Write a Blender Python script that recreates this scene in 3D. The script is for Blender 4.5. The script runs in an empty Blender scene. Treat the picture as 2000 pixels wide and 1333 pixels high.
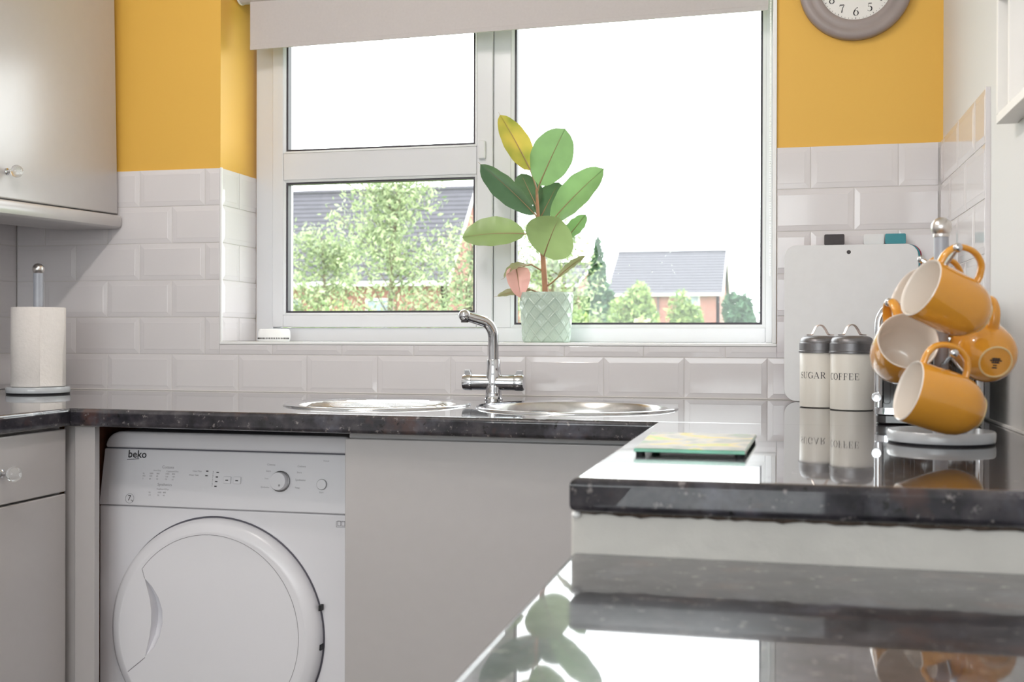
import bpy, math, random
import numpy as np
from mathutils import Vector, Matrix

random.seed(7)
rng = np.random.default_rng(7)
SC = bpy.context.scene
COL = SC.collection
PI = math.pi


def lin(r, g, b):
    def f(c):
        c /= 255.0
        return c / 12.92 if c <= 0.04045 else ((c + 0.055) / 1.055) ** 2.4
    return (f(r), f(g), f(b))


# ------------------------------------------------------------------ camera
cam_data = bpy.data.cameras.new('camera')
cam = bpy.data.objects.new('camera', cam_data)
COL.objects.link(cam)
cam_data.sensor_width = 36.0
cam_data.lens = 2162.85 / 2000 * 36.0
cam_data.clip_start = 0.02
cam_data.clip_end = 400
cam_data.dof.use_dof = True
cam_data.dof.focus_distance = 2.72
cam_data.dof.aperture_fstop = 7.0
_yaw, _pit, _rol = 0.232420595, -0.0029277, 0.0024773
_fw = Vector((-math.sin(_yaw) * math.cos(_pit), math.cos(_yaw) * math.cos(_pit), math.sin(_pit)))
_rt = Vector((math.cos(_yaw), math.sin(_yaw), 0))
_up = _rt.cross(_fw)
_r2 = _rt * math.cos(_rol) + _up * math.sin(_rol)
_u2 = -_rt * math.sin(_rol) + _up * math.cos(_rol)
cam.matrix_world = Matrix(((_r2.x, _u2.x, -_fw.x, 1.61572), (_r2.y, _u2.y, -_fw.y, -2.75406), (_r2.z, _u2.z, -_fw.z, 0.14846), (0, 0, 0, 1)))
SC.camera = cam

# ------------------------------------------------------------------ world: white overcast sky
W = bpy.data.worlds.new('overcast_sky')
SC.world = W
W.use_nodes = True
_bg = W.node_tree.nodes['Background']
_bg.inputs[0].default_value = (0.955, 0.98, 1.0, 1)
_bg.inputs[1].default_value = 5.6

# ------------------------------------------------------------------ view
SC.view_settings.view_transform = 'Standard'
SC.view_settings.look = 'None'
SC.view_settings.exposure = 0.2
SC.view_settings.gamma = 1.0
SC.view_settings.use_curve_mapping = False
try:
    SC.cycles.use_denoising = True
    SC.cycles.max_bounces = 10
    SC.cycles.diffuse_bounces = 5
    SC.cycles.glossy_bounces = 5
    SC.cycles.transparent_max_bounces = 12
    SC.cycles.sample_clamp_indirect = 6.0
except Exception:
    pass


def light(name, typ, loc, energy, color=(1, 1, 1), size=0.1, size_y=None, rot=(0, 0, 0), portal=False):
    d = bpy.data.lights.new(name, typ)
    d.energy = energy
    d.color = color
    if typ == 'AREA':
        d.shape = 'RECTANGLE' if size_y else 'SQUARE'
        d.size = size
        if size_y:
            d.size_y = size_y
        d.cycles.is_portal = portal
    else:
        d.shadow_soft_size = size
    o = bpy.data.objects.new(name, d)
    COL.objects.link(o)
    o.location = loc
    o.rotation_euler = rot
    return o


# sky portals in the two glazed openings (they only guide the sky's light)
light('sky_portal', 'AREA', (0.881, 0.34, 0.64), 1, size=1.5, size_y=1.06, rot=(-PI / 2, 0, 0), portal=True)
light('sky_portal', 'AREA', (0.76, -4.92, 0.66), 1, size=2.3, size_y=1.2, rot=(PI / 2, 0, 0), portal=True)
WARM = (1.0, 0.93, 0.88)
LAMPS = [(0.72, -1.25, 1.36), (0.72, -1.60, 1.36), (0.72, -1.95, 1.36)]
for _p in LAMPS:
    light('ceiling_spot_bulb', 'POINT', _p, 10.5, WARM, size=0.035)

# ------------------------------------------------------------------ helpers: objects
WM = {}


def _empty_matrix(loc, rot):
    return Matrix.LocRotScale(Vector(loc), Matrix.Identity(3) if rot is None else rot, Vector((1, 1, 1)))


def tag(o, label=None, cat=None, group=None, kind=None):
    if label:
        o['label'] = label
    if cat:
        o['category'] = cat
    if group:
        o['group'] = group
    if kind:
        o['kind'] = kind
    return o


def thing(name, label, cat, loc=(0, 0, 0), group=None, kind=None, rot=None):
    o = bpy.data.objects.new(name, None)
    COL.objects.link(o)
    o.empty_display_size = 0.05
    m = _empty_matrix(loc, rot)
    o.matrix_world = m
    WM[o.name] = m
    return tag(o, label, cat, group, kind)


class MB:
    """collects vertices and faces of ONE mesh"""
    def __init__(s):
        s.v = []
        s.f = []
        s.m = []
        s.mi = 0

    def add(s, vs, fs):
        b = len(s.v)
        s.v += [tuple(p) for p in vs]
        s.f += [tuple(i + b for i in q) for q in fs]
        s.m += [s.mi] * len(fs)
        return s

    def box(s, x0, x1, y0, y1, z0, z1):
        v = [(x0, y0, z0), (x1, y0, z0), (x1, y1, z0), (x0, y1, z0), (x0, y0, z1), (x1, y0, z1), (x1, y1, z1), (x0, y1, z1)]
        return s.add(v, [(0, 3, 2, 1), (4, 5, 6, 7), (0, 1, 5, 4), (1, 2, 6, 5), (2, 3, 7, 6), (3, 0, 4, 7)])

    def prism(s, pts, a, b, axis='z'):
        """closed 2-D outline extruded along axis from a to b; (u,v) = xy / xz / yz"""
        n = len(pts)

        def P(u, v, w):
            return (u, v, w) if axis == 'z' else ((u, w, v) if axis == 'y' else (w, u, v))
        vs = [P(u, v, a) for u, v in pts] + [P(u, v, b) for u, v in pts]
        fs = [tuple(range(n)), tuple(range(2 * n - 1, n - 1, -1))]
        fs += [(i, i + n, (i + 1) % n + n, (i + 1) % n) for i in range(n)]
        return s.add(vs, fs)

    def lathe(s, prof, n=32, axis='z', c=(0, 0, 0), cap0=True, cap1=True, a0=0.0, a1=2 * PI):
        closed = abs(a1 - a0 - 2 * PI) < 1e-6
        k = n if closed else n + 1
        vs = []
        for r, h in prof:
            for i in range(k):
                a = a0 + (a1 - a0) * i / n
                x, y = r * math.cos(a), r * math.sin(a)
                p = (x, y, h) if axis == 'z' else ((x, h, y) if axis == 'y' else (h, x, y))
                vs.append((p[0] + c[0], p[1] + c[1], p[2] + c[2]))
        fs = []
        for j in range(len(prof) - 1):
            for i in range(n if closed else n):
                i2 = (i + 1) % k
                fs.append((j * k + i, j * k + i2, (j + 1) * k + i2, (j + 1) * k + i))
        if closed and cap0 and prof[0][0] > 1e-6:
            fs.append(tuple(range(k))[::-1])
        if closed and cap1 and prof[-1][0] > 1e-6:
            fs.append(tuple((len(prof) - 1) * k + i for i in range(k)))
        return s.add(vs, fs)

    def tube(s, pts, r, n=12, flat=None, up=(0, 0, 1), cap=True):
        """swept tube; r a number or one per point; flat=(a,b) scales along side/up"""
        pts = [Vector(p) for p in pts]
        m = len(pts)
        rs = r if isinstance(r, (list, tuple)) else [r] * m
        vs = []
        pu = Vector(up)
        for i, p in enumerate(pts):
            t = (pts[min(i + 1, m - 1)] - pts[max(i - 1, 0)]).normalized()
            sd = t.cross(pu)
            if sd.length < 1e-4:
                sd = t.cross(Vector((1, 0, 0)))
                if sd.length < 1e-4:
                    sd = t.cross(Vector((0, 1, 0)))
            sd.normalize()
            u2 = sd.cross(t).normalized()
            pu = u2
            fa, fb = flat or (1, 1)
            for k in range(n):
                a = 2 * PI * k / n
                vs.append(p + sd * (math.cos(a) * rs[i] * fa) + u2 * (math.sin(a) * rs[i] * fb))
        fs = []
        for i in range(m - 1):
            for k in range(n):
                k2 = (k + 1) % n
                fs.append((i * n + k, i * n + k2, (i + 1) * n + k2, (i + 1) * n + k))
        if cap:
            fs.append(tuple(range(n))[::-1])
            fs.append(tuple((m - 1) * n + k for k in range(n)))
        return s.add(vs, fs)

    def ball(s, c, r, n=16, m=10, sz=1.0):
        prof = [(max(r * math.sin(PI * j / m), 1e-5), -r * sz * math.cos(PI * j / m)) for j in range(m + 1)]
        return s.lathe(prof, n, 'z', c, False, False)

    def build(s, name, mat, parent=None, smooth=35, bevel=0, seg=2, kind=None, label=None, fix=False):
        me = bpy.data.meshes.new(name)
        vs = s.v
        if parent is not None:
            inv = WM[parent.name].inverted()
            if inv != Matrix.Identity(4):
                A = np.array(inv)
                P = np.array(vs, dtype=float)
                vs = (P @ A[:3, :3].T + A[:3, 3]).tolist()
        me.from_pydata(vs, [], s.f)
        me.update()
        if fix:
            import bmesh
            bm = bmesh.new()
            bm.from_mesh(me)
            bmesh.ops.remove_doubles(bm, verts=bm.verts, dist=1e-5)
            bmesh.ops.recalc_face_normals(bm, faces=bm.faces)
            bm.to_mesh(me)
            bm.free()
        ms = mat if isinstance(mat, (list, tuple)) else [mat]
        for q in ms:
            me.materials.append(q)
        if len(ms) > 1:
            me.polygons.foreach_set('material_index', s.m)
        if smooth:
            me.polygons.foreach_set('use_smooth', [True] * len(me.polygons))
            me.set_sharp_from_angle(angle=math.radians(smooth))
        o = bpy.data.objects.new(name, me)
        COL.objects.link(o)
        if parent is not None:
            o.parent = parent
            WM[o.name] = WM[parent.name]
        else:
            WM[o.name] = Matrix.Identity(4)
        if bevel:
            b = o.modifiers.new('bevel', 'BEVEL')
            b.width = bevel
            b.segments = seg
            b.limit_method = 'ANGLE'
            b.angle_limit = math.radians(40)
            b.harden_normals = bool(smooth)
        return tag(o, label, None, None, kind)


def kids(o):
    return [c for c in bpy.data.objects if c.parent == o]


def rrect(x0, x1, y0, y1, r, n=6):
    out = []
    for cx, cy, a in ((x1 - r, y1 - r, 0), (x0 + r, y1 - r, PI / 2), (x0 + r, y0 + r, PI), (x1 - r, y0 + r, 1.5 * PI)):
        for i in range(n + 1):
            t = a + PI / 2 * i / n
            out.append((cx + r * math.cos(t), cy + r * math.sin(t)))
    return out


# ------------------------------------------------------------------ helpers: materials
def mat(name, col, rough=0.5, metal=0.0, spec=0.5, coat=0.0, bump=None, noise=None, aniso=None):
    """noise=(scale, amount, detail): value variation of the thing's own colour; bump=(scale, strength, dist)"""
    m = bpy.data.materials.new(name)
    m.use_nodes = True
    nt = m.node_tree
    p = nt.nodes['Principled BSDF']
    p.inputs['Base Color'].default_value = (*col, 1)
    p.inputs['Roughness'].default_value = rough
    p.inputs['Metallic'].default_value = metal
    p.inputs['Specular IOR Level'].default_value = spec
    p.inputs['Coat Weight'].default_value = coat
    p.inputs['Coat Roughness'].default_value = 0.05
    if noise or bump:
        tc = nt.nodes.new('ShaderNodeTexCoord')
    if noise:
        n = nt.nodes.new('ShaderNodeTexNoise')
        n.inputs['Scale'].default_value = noise[0]
        n.inputs['Detail'].default_value = noise[2] if len(noise) > 2 else 4
        nt.links.new(tc.outputs['Object'], n.inputs['Vector'])
        r = nt.nodes.new('ShaderNodeMapRange')
        r.inputs['From Min'].default_value = 0.3
        r.inputs['From Max'].default_value = 0.7
        r.inputs['To Min'].default_value = 1 - noise[1]
        r.inputs['To Max'].default_value = 1 + noise[1]
        nt.links.new(n.outputs['Fac'], r.inputs['Value'])
        x = nt.nodes.new('ShaderNodeVectorMath')
        x.operation = 'SCALE'
        x.inputs[0].default_value = col
        nt.links.new(r.outputs[0], x.inputs['Scale'])
        nt.links.new(x.outputs[0], p.inputs['Base Color'])
    if bump:
        n2 = nt.nodes.new('ShaderNodeTexNoise')
        n2.inputs['Scale'].default_value = bump[0]
        n2.inputs['Detail'].default_value = 5
        nt.links.new(tc.outputs['Object'], n2.inputs['Vector'])
        b = nt.nodes.new('ShaderNodeBump')
        b.inputs['Strength'].default_value = bump[1]
        b.inputs['Distance'].default_value = bump[2]
        nt.links.new(n2.outputs['Fac'], b.inputs['Height'])
        nt.links.new(b.outputs[0], p.inputs['Normal'])
    return m


def stone_mat():
    """dark speckled laminate: charcoal ground, brown and pale flecks"""
    m = bpy.data.materials.new('dark_granite_laminate')
    m.use_nodes = True
    nt = m.node_tree
    p = nt.nodes['Principled BSDF']
    tc = nt.nodes.new('ShaderNodeTexCoord')

    def noise(scale, det, rough=0.6):
        n = nt.nodes.new('ShaderNodeTexNoise')
        n.inputs['Scale'].default_value = scale
        n.inputs['Detail'].default_value = det
        n.inputs['Roughness'].default_value = rough
        nt.links.new(tc.outputs['Object'], n.inputs['Vector'])
        return n.outputs['Fac']

    def ramp(fac, stops):
        r = nt.nodes.new('ShaderNodeValToRGB')
        e = r.color_ramp.elements
        e[0].position, e[0].color = stops[0][0], (*stops[0][1], 1)
        e[1].position, e[1].color = stops[-1][0], (*stops[-1][1], 1)
        for s in stops[1:-1]:
            q = e.new(s[0])
            q.color = (*s[1], 1)
        nt.links.new(fac, r.inputs[0])
        return r.outputs[0]

    def mix(fac, a, b):
        x = nt.nodes.new('ShaderNodeMix')
        x.data_type = 'RGBA'
        nt.links.new(fac, x.inputs[0])
        for s, k in ((a, 6), (b, 7)):
            if isinstance(s, tuple):
                x.inputs[k].default_value = (*s, 1)
            else:
                nt.links.new(s, x.inputs[k])
        return x.outputs[2]
    base = ramp(noise(28, 5), [(0.3, lin(24, 23, 28)), (0.5, lin(48, 46, 52)), (0.72, lin(76, 72, 76))])
    brown = mix(ramp(noise(17, 3), [(0.58, (0, 0, 0)), (0.72, (1, 1, 1))]), base, lin(72, 54, 52))
    pale = ramp(noise(11, 4, 0.65), [(0.55, (0, 0, 0)), (0.70, (0.7, 0.7, 0.7))])
    brown = mix(pale, brown, lin(92, 92, 104))
    fleck = ramp(noise(70, 4, 0.7), [(0.61, (0, 0, 0)), (0.68, (1, 1, 1))])
    out = mix(fleck, brown, lin(128, 122, 122))
    dark = ramp(noise(60, 3), [(0.30, (1, 1, 1)), (0.37, (0, 0, 0))])
    out = mix(dark, out, lin(20, 18, 20))
    nt.links.new(out, p.inputs['Base Color'])
    p.inputs['Roughness'].default_value = 0.28
    p.inputs['Specular IOR Level'].default_value = 0.1
    p.inputs['Coat Weight'].default_value = 1.0
    p.inputs['Coat Roughness'].default_value = 0.03
    # faint orange-peel of the laminate
    n2 = nt.nodes.new('ShaderNodeTexNoise')
    n2.inputs['Scale'].default_value = 120
    nt.links.new(tc.outputs['Object'], n2.inputs['Vector'])
    b = nt.nodes.new('ShaderNodeBump')
    b.inputs['Strength'].default_value = 0.012
    b.inputs['Distance'].default_value = 0.002
    nt.links.new(n2.outputs['Fac'], b.inputs['Height'])
    nt.links.new(b.outputs[0], p.inputs['Normal'])
    return m


def glass_pane_mat():
    m = bpy.data.materials.new('clear_window_glass')
    m.use_nodes = True
    nt = m.node_tree
    nt.nodes.remove(nt.nodes['Principled BSDF'])
    t = nt.nodes.new('ShaderNodeBsdfTransparent')
    t.inputs[0].default_value = (0.97, 0.985, 0.98, 1)
    g = nt.nodes.new('ShaderNodeBsdfGlossy')
    g.inputs['Roughness'].default_value = 0.01
    x = nt.nodes.new('ShaderNodeMixShader')
    x.inputs[0].default_value = 0.03
    nt.links.new(t.outputs[0], x.inputs[1])
    nt.links.new(g.outputs[0], x.inputs[2])
    nt.links.new(x.outputs[0], nt.nodes['Material Output'].inputs[0])
    return m


def leaf_mat(name, col, trans=0.35, rough=0.32, var=0.12, tcol=None, island=False, spec=0.5):
    m = bpy.data.materials.new(name)
    m.use_nodes = True
    nt = m.node_tree
    p = nt.nodes['Principled BSDF']
    p.inputs['Roughness'].default_value = rough
    p.inputs['Specular IOR Level'].default_value = spec
    t = nt.nodes.new('ShaderNodeBsdfTranslucent')
    x = nt.nodes.new('ShaderNodeMixShader')
    x.inputs[0].default_value = trans
    if island:
        g = nt.nodes.new('ShaderNodeNewGeometry')
        fac = g.outputs['Random Per Island']
    else:
        tc = nt.nodes.new('ShaderNodeTexCoord')
        n = nt.nodes.new('ShaderNodeTexNoise')
        n.inputs['Scale'].default_value = 14
        nt.links.new(tc.outputs['Object'], n.inputs['Vector'])
        fac = n.outputs['Fac']
    r = nt.nodes.new('ShaderNodeValToRGB')
    e = r.color_ramp.elements
    c2 = tcol or col
    e[0].position, e[1].position = (0.0, 1.0) if island else (0.3, 0.7)
    e[0].color = (*[c * (1 - var) for c in col], 1)
    e[1].color = (*[c * (1 + var) for c in c2], 1)
    nt.links.new(fac, r.inputs[0])
    nt.links.new(r.outputs[0], p.inputs['Base Color'])
    nt.links.new(r.outputs[0], t.inputs[0])
    nt.links.new(p.outputs[0], x.inputs[1])
    nt.links.new(t.outputs[0], x.inputs[2])
    nt.links.new(x.outputs[0], nt.nodes['Material Output'].inputs[0])
    return m


M = {}
M['yellow'] = mat('yellow_wall_paint', lin(226, 178, 78), 0.55, bump=(220, 0.05, 0.001))
M['plaster'] = mat('white_wall_paint', lin(222, 221, 221), 0.6, bump=(60, 0.12, 0.002))
M['rough_plaster'] = mat('rough_white_plaster', lin(206, 203, 198), 0.75, noise=(9, 0.08, 5), bump=(34, 0.55, 0.006))
M['ceiling'] = mat('white_ceiling_paint', lin(232, 230, 226), 0.8, noise=(3, 0.02))
M['floor'] = mat('grey_brown_vinyl', lin(142, 136, 130), 0.45, noise=(4, 0.12))
M['tile'] = mat('white_glazed_tile', lin(221, 217, 219), 0.09, spec=0.5, noise=(5, 0.015), bump=(26, 0.03, 0.002))
M['grout'] = mat('pale_grout', lin(212, 208, 206), 0.85, bump=(300, 0.2, 0.001))
M['trim'] = mat('white_tile_trim', lin(240, 240, 240), 0.25, noise=(20, 0.01))
M['upvc'] = mat('white_upvc', lin(216, 217, 221), 0.28, noise=(6, 0.01))
M['gasket'] = mat('black_rubber_gasket', lin(58, 54, 62), 0.5, noise=(30, 0.05))
M['glass'] = glass_pane_mat()
M['fabric'] = mat('white_blind_fabric', lin(192, 187, 187), 0.85, noise=(160, 0.02), bump=(700, 0.1, 0.0005))
M['white_plastic'] = mat('white_plastic', lin(236, 236, 236), 0.35, noise=(30, 0.01))
M['dark_slot'] = mat('dark_vent_slot', lin(60, 58, 58), 0.7, noise=(30, 0.05))
M['cab'] = mat('grey_cabinet_foil', lin(182, 178, 178), 0.28, noise=(40, 0.012), spec=1.0, coat=0.35)
M['cab'].node_tree.nodes['Principled BSDF'].inputs['Coat Roughness'].default_value = 0.25
M['cab_dark'] = mat('grey_cabinet_gap', lin(66, 60, 56), 0.8, noise=(20, 0.05))
M['brown'] = mat('brown_chipboard', lin(104, 62, 46), 0.7, noise=(60, 0.15))
M['stone'] = stone_mat()
M['chrome'] = mat('polished_chrome', (0.60, 0.61, 0.635), 0.06, 1.0, noise=(8, 0.01))
M['steel'] = mat('brushed_steel', (0.60, 0.59, 0.58), 0.22, 1.0, noise=(120, 0.04))
M['satin'] = mat('satin_nickel', (0.66, 0.63, 0.61), 0.3, 1.0, noise=(90, 0.05))
M['enamel'] = mat('white_enamel', lin(228, 227, 232), 0.25, noise=(3, 0.01))
M['seam_shade'] = mat('grey_seam_shadow_gap', lin(88, 86, 96), 0.6, noise=(20, 0.03))
M['ink'] = mat('dark_grey_print', lin(48, 46, 52), 0.6, noise=(50, 0.03))
M['ink_pale'] = mat('pale_grey_print', lin(150, 147, 152), 0.6, noise=(50, 0.03))
M['blue_grey'] = mat('grey_painted_wood', lin(158, 162, 172), 0.35, noise=(70, 0.04), coat=0.2)
M['base_grey'] = mat('grey_lacquered_base', lin(188, 192, 197), 0.22, noise=(50, 0.03), coat=0.4)
M['black_rubber'] = mat('black_rubber', lin(20, 20, 26), 0.6, noise=(30, 0.05))
M['paper'] = mat('white_kitchen_paper', lin(232, 226, 222), 0.9, noise=(90, 0.02), bump=(130, 0.5, 0.002))
M['card'] = mat('brown_card_tube', lin(170, 140, 110), 0.8, noise=(40, 0.08))
M['mug_yellow'] = mat('mustard_glaze', lin(216, 150, 52), 0.10, noise=(12, 0.03), coat=0.5)
M['mug_white'] = mat('cream_glaze', lin(236, 226, 216), 0.12, noise=(12, 0.015), coat=0.4)
M['mug_foot'] = mat('unglazed_foot', lin(226, 200, 150), 0.6, noise=(80, 0.06))
M['canister'] = mat('cream_enamel', lin(222, 217, 209), 0.35, noise=(8, 0.012))
M['pewter'] = mat('dark_pewter', lin(120, 118, 120), 0.38, 0.75, noise=(90, 0.06))
M['strap'] = mat('rose_steel_strap', lin(205, 182, 168), 0.3, 0.8, noise=(60, 0.05))
M['board_white'] = mat('white_board_plastic', lin(226, 226, 228), 0.4, noise=(40, 0.015))
M['board_teal'] = mat('teal_board_plastic', lin(58, 140, 152), 0.45, noise=(40, 0.03))
M['board_red'] = mat('red_board_plastic', lin(168, 44, 74), 0.45, noise=(40, 0.03))
M['board_black'] = mat('black_tab_plastic', lin(58, 52, 54), 0.5, noise=(80, 0.1))
M['black_gloss'] = mat('black_gloss_enamel', lin(16, 15, 18), 0.08, coat=0.6, noise=(20, 0.05))
M['pot'] = mat('sage_ceramic', lin(186, 204, 190), 0.18, noise=(30, 0.03), coat=0.3)
M['soil'] = mat('dark_potting_soil', lin(60, 46, 38), 0.95, noise=(90, 0.3), bump=(120, 1.0, 0.01))
M['stem'] = mat('brown_woody_stem', lin(168, 124, 94), 0.6, noise=(40, 0.15))
M['rib'] = mat('pinkish_brown_midrib', lin(158, 128, 96), 0.5, noise=(40, 0.08))
M['clock'] = mat('taupe_clock_paint', lin(152, 141, 139), 0.4, noise=(20, 0.03))
M['dial'] = mat('white_clock_dial', lin(232, 231, 229), 0.6, noise=(40, 0.008))
M['shelf'] = mat('white_painted_wood', lin(236, 234, 232), 0.4, noise=(25, 0.015))
M['glass_edge'] = mat('green_glass_edge', lin(70, 176, 140), 0.1, coat=0.5, noise=(14, 0.25))
M['lamp'] = mat('white_lamp_metal', lin(230, 230, 230), 0.3, noise=(20, 0.01))
M['knob_glass'] = mat('clear_glass_knob', (0.93, 0.94, 0.94), 0.03, noise=(5, 0.005))
M['knob_glass'].node_tree.nodes['Principled BSDF'].inputs['Transmission Weight'].default_value = 0.9
_bulb = bpy.data.materials.new('lit_bulb')
_bulb.use_nodes = True
_bp = _bulb.node_tree.nodes['Principled BSDF']
_bp.inputs['Emission Color'].default_value = (*WARM, 1)
_bp.inputs['Emission Strength'].default_value = 25
M['bulb'] = _bulb

# coaster print: abstract blotches of grey, yellow, orange and green
def coaster_mat():
    m = bpy.data.materials.new('printed_flower_glass')
    m.use_nodes = True
    nt = m.node_tree
    p = nt.nodes['Principled BSDF']
    tc = nt.nodes.new('ShaderNodeTexCoord')
    n = nt.nodes.new('ShaderNodeTexNoise')
    n.inputs['Scale'].default_value = 16
    n.inputs['Detail'].default_value = 3
    n.inputs['Distortion'].default_value = 0.8
    nt.links.new(tc.outputs['Object'], n.inputs['Vector'])
    r = nt.nodes.new('ShaderNodeValToRGB')
    e = r.color_ramp.elements
    e[0].position, e[0].color = 0.30, (*lin(120, 150, 110), 1)
    e[1].position, e[1].color = 0.75, (*lin(204, 140, 84), 1)
    for pos, c in ((0.40, lin(150, 146, 140)), (0.50, lin(176, 172, 160)), (0.57, lin(200, 176, 90)), (0.64, lin(150, 182, 96))):
        q = e.new(pos)
        q.color = (*c, 1)
    nt.links.new(n.outputs['Fac'], r.inputs[0])
    nt.links.new(r.outputs[0], p.inputs['Base Color'])
    p.inputs['Roughness'].default_value = 0.5
    p.inputs['Specular IOR Level'].default_value = 0.12
    return m


M['coaster'] = coaster_mat()

# ------------------------------------------------------------------ the room
FLOOR, CEIL = -0.91, 1.50
XL, XR = -0.49, 1.991           # tile faces left and right
WX0, WX1, WZ0, WZ1 = 0.15, 1.6185, 0.136, 1.15   # window reveal
ROWZ = [(0.0005, 0.0996)] + [(0.1016 + 0.102 * i, 0.1996 + 0.102 * i + 0.002) for i in range(5)]
TOP = 0.6116

b = MB()
wy0, wy1 = 0.008, 0.31
b.box(-0.70, WX0 - 0.008, wy0, wy1, FLOOR, CEIL)
b.box(WX1 + 0.002, 2.30, wy0, wy1, FLOOR, CEIL)
b.box(WX0 - 0.008, WX1 + 0.002, wy0, wy1, FLOOR, 0.130)
b.box(WX0 - 0.008, WX1 + 0.002, wy0, wy1, WZ1, CEIL)
wall_back = b.build('wall_back', M['yellow'], kind='structure', smooth=0)
wall_left = MB().box(-0.62, XL - 0.008, -4.9, 0.008, FLOOR, CEIL).build('wall_left', M['plaster'], kind='structure', smooth=0)
wall_right = MB().box(2.0, 2.15, -4.9, 0.008, FLOOR, CEIL).build('wall_right', M['plaster'], kind='structure', smooth=0)
b = MB()
b.box(-0.62, -0.40, -4.95, -4.80, FLOOR, CEIL)
b.box(1.92, 2.15, -4.95, -4.80, FLOOR, CEIL)
b.box(-0.40, 1.92, -4.95, -4.80, 1.27, CEIL).box(-0.40, 1.92, -4.95, -4.80, FLOOR, 0.05)
b.build('wall_rear', M['plaster'], kind='structure', smooth=0)
MB().box(-0.62, 2.15, -4.95, 0.3, FLOOR - 0.1, FLOOR).build('floor', M['floor'], kind='structure', smooth=0)
MB().box(-0.62, 2.30, -4.95, 0.31, CEIL, CEIL + 0.1).build('ceiling', M['ceiling'], kind='structure', smooth=0)

# unseen wide window, added behind the camera to fill the room with light
pd = thing('fill_window', None, None, (0.76, -4.86, 0.05), kind='structure')
b = MB()
b.box(-0.40, -0.33, -4.90, -4.83, 0.05, 1.27).box(1.85, 1.92, -4.90, -4.83, 0.05, 1.27)
b.box(-0.33, 1.85, -4.90, -4.83, 0.05, 0.12).box(-0.33, 1.85, -4.90, -4.83, 1.20, 1.27)
b.build('outer_frame', M['upvc'], pd, smooth=0)
MB().box(-0.33, 1.85, -4.868, -4.862, 0.12, 1.20).build('glass_pane', M['glass'], pd, smooth=0)

# ---- metro tiles, each one an object
TILE_MESH = {}


def tile_mesh(w, h, cut):
    """bevelled tile, w x h, face towards -Y, lower left corner at 0; cut = sides (l,r,b,t) sawn square"""
    key = (round(w, 4), round(h, 4), cut)
    if key in TILE_MESH:
        return TILE_MESH[key]
    bv = 0.0125
    l, r, bo, t = [0.0004 if c else bv for c in cut]
    l, r = min(l, w * .45), min(r, w * .45)
    bo, t = min(bo, h * .45), min(t, h * .45)
    yb, ye, yf = 0.008, 0.0021, 0.0
    vs = []
    for y, (a0, a1, c0, c1) in ((yb, (0, w, 0, h)), (ye, (0, w, 0, h)), (ye - .0005, (.0005, w - .0005, .0005, h - .0005)), (yf + .0003, (l, w - r, bo, h - t)), (yf, (l + .001, w - r - .001, bo + .001, h - t - .001))):
        vs += [(a0, y, c0), (a1, y, c0), (a1, y, c1), (a0, y, c1)]
    fs = []
    for k in range(4):
        for i in range(4):
            j = (i + 1) % 4
            fs.append((k * 4 + i, k * 4 + j, k * 4 + 4 + j, k * 4 + 4 + i))
    fs.append((16, 17, 18, 19))
    me = bpy.data.meshes.new('tile')
    me.from_pydata(vs, [], fs)
    me.materials.append(M['tile'])
    me.update()
    TILE_MESH[key] = me
    return me


def put_tile(parent, w, h, cut, mw):
    o = bpy.data.objects.new('tile', tile_mesh(w, h, cut))
    COL.objects.link(o)
    o.parent = parent
    o.matrix_world = mw
    # a hair of unevenness, as hand-set tiles have
    return o


def wob():
    return Matrix.Rotation(random.uniform(-.0022, .0022), 4, 'X') @ Matrix.Rotation(random.uniform(-.0022, .0022), 4, 'Z')


J = 0.0008
for i, (z0, z1) in enumerate(ROWZ):
    z1 = min(z1, TOP - 0.0015)
    off = 0.0 if i % 2 == 0 else 0.1
    k = -4
    while True:
        x0, x1 = off + 0.2 * k + J, off + 0.2 * (k + 1) - J
        k += 1
        if x0 > XR:
            break
        if x1 < XL + .004:
            continue
        cl, cr = x0 < XL, x1 > XR - 0.002
        x0, x1 = max(x0, XL + .001), min(x1, XR - .002)
        if x1 - x0 < 0.006:
            continue
        spans = [(x0, x1, z0, z1, cl, cr, i == 0, False)]
        if z1 > 0.130:                      # this row meets the window
            new = []
            a, bb = WX0 - 0.0065, WX1 + 0.004
            if x0 < a:
                new.append((x0, min(x1, a), z0, z1, cl, x1 > a, False, False))
            if x1 > bb:
                new.append((max(x0, bb), x1, z0, z1, x0 < bb, cr, False, False))
            if z0 < 0.1255 and x1 > a and x0 < bb:
                new.append((max(x0, a + .0005), min(x1, bb - .0005), z0, 0.1275, x0 < a, x1 > bb, False, True))
            spans = new
        for (a0, a1, c0, c1, l, r, bo, t) in spans:
            if a1 - a0 < 0.004:
                continue
            put_tile(wall_back, a1 - a0, c1 - c0, (l, r, False, t), Matrix.Translation((a0, 0, c0)) @ wob())
# grout bed behind the tiles
b = MB()
b.box(XL - .0075, WX0 - .0055, 0.0026, 0.0082, 0, TOP - .002)
b.box(WX1 + .003, XR + .0085, 0.0026, 0.0082, 0, TOP - .002)
b.box(WX0 - .0055, WX1 + .003, 0.0026, 0.0082, 0, 0.131)
b.build('grout', M['grout'], wall_back, smooth=0)
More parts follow.
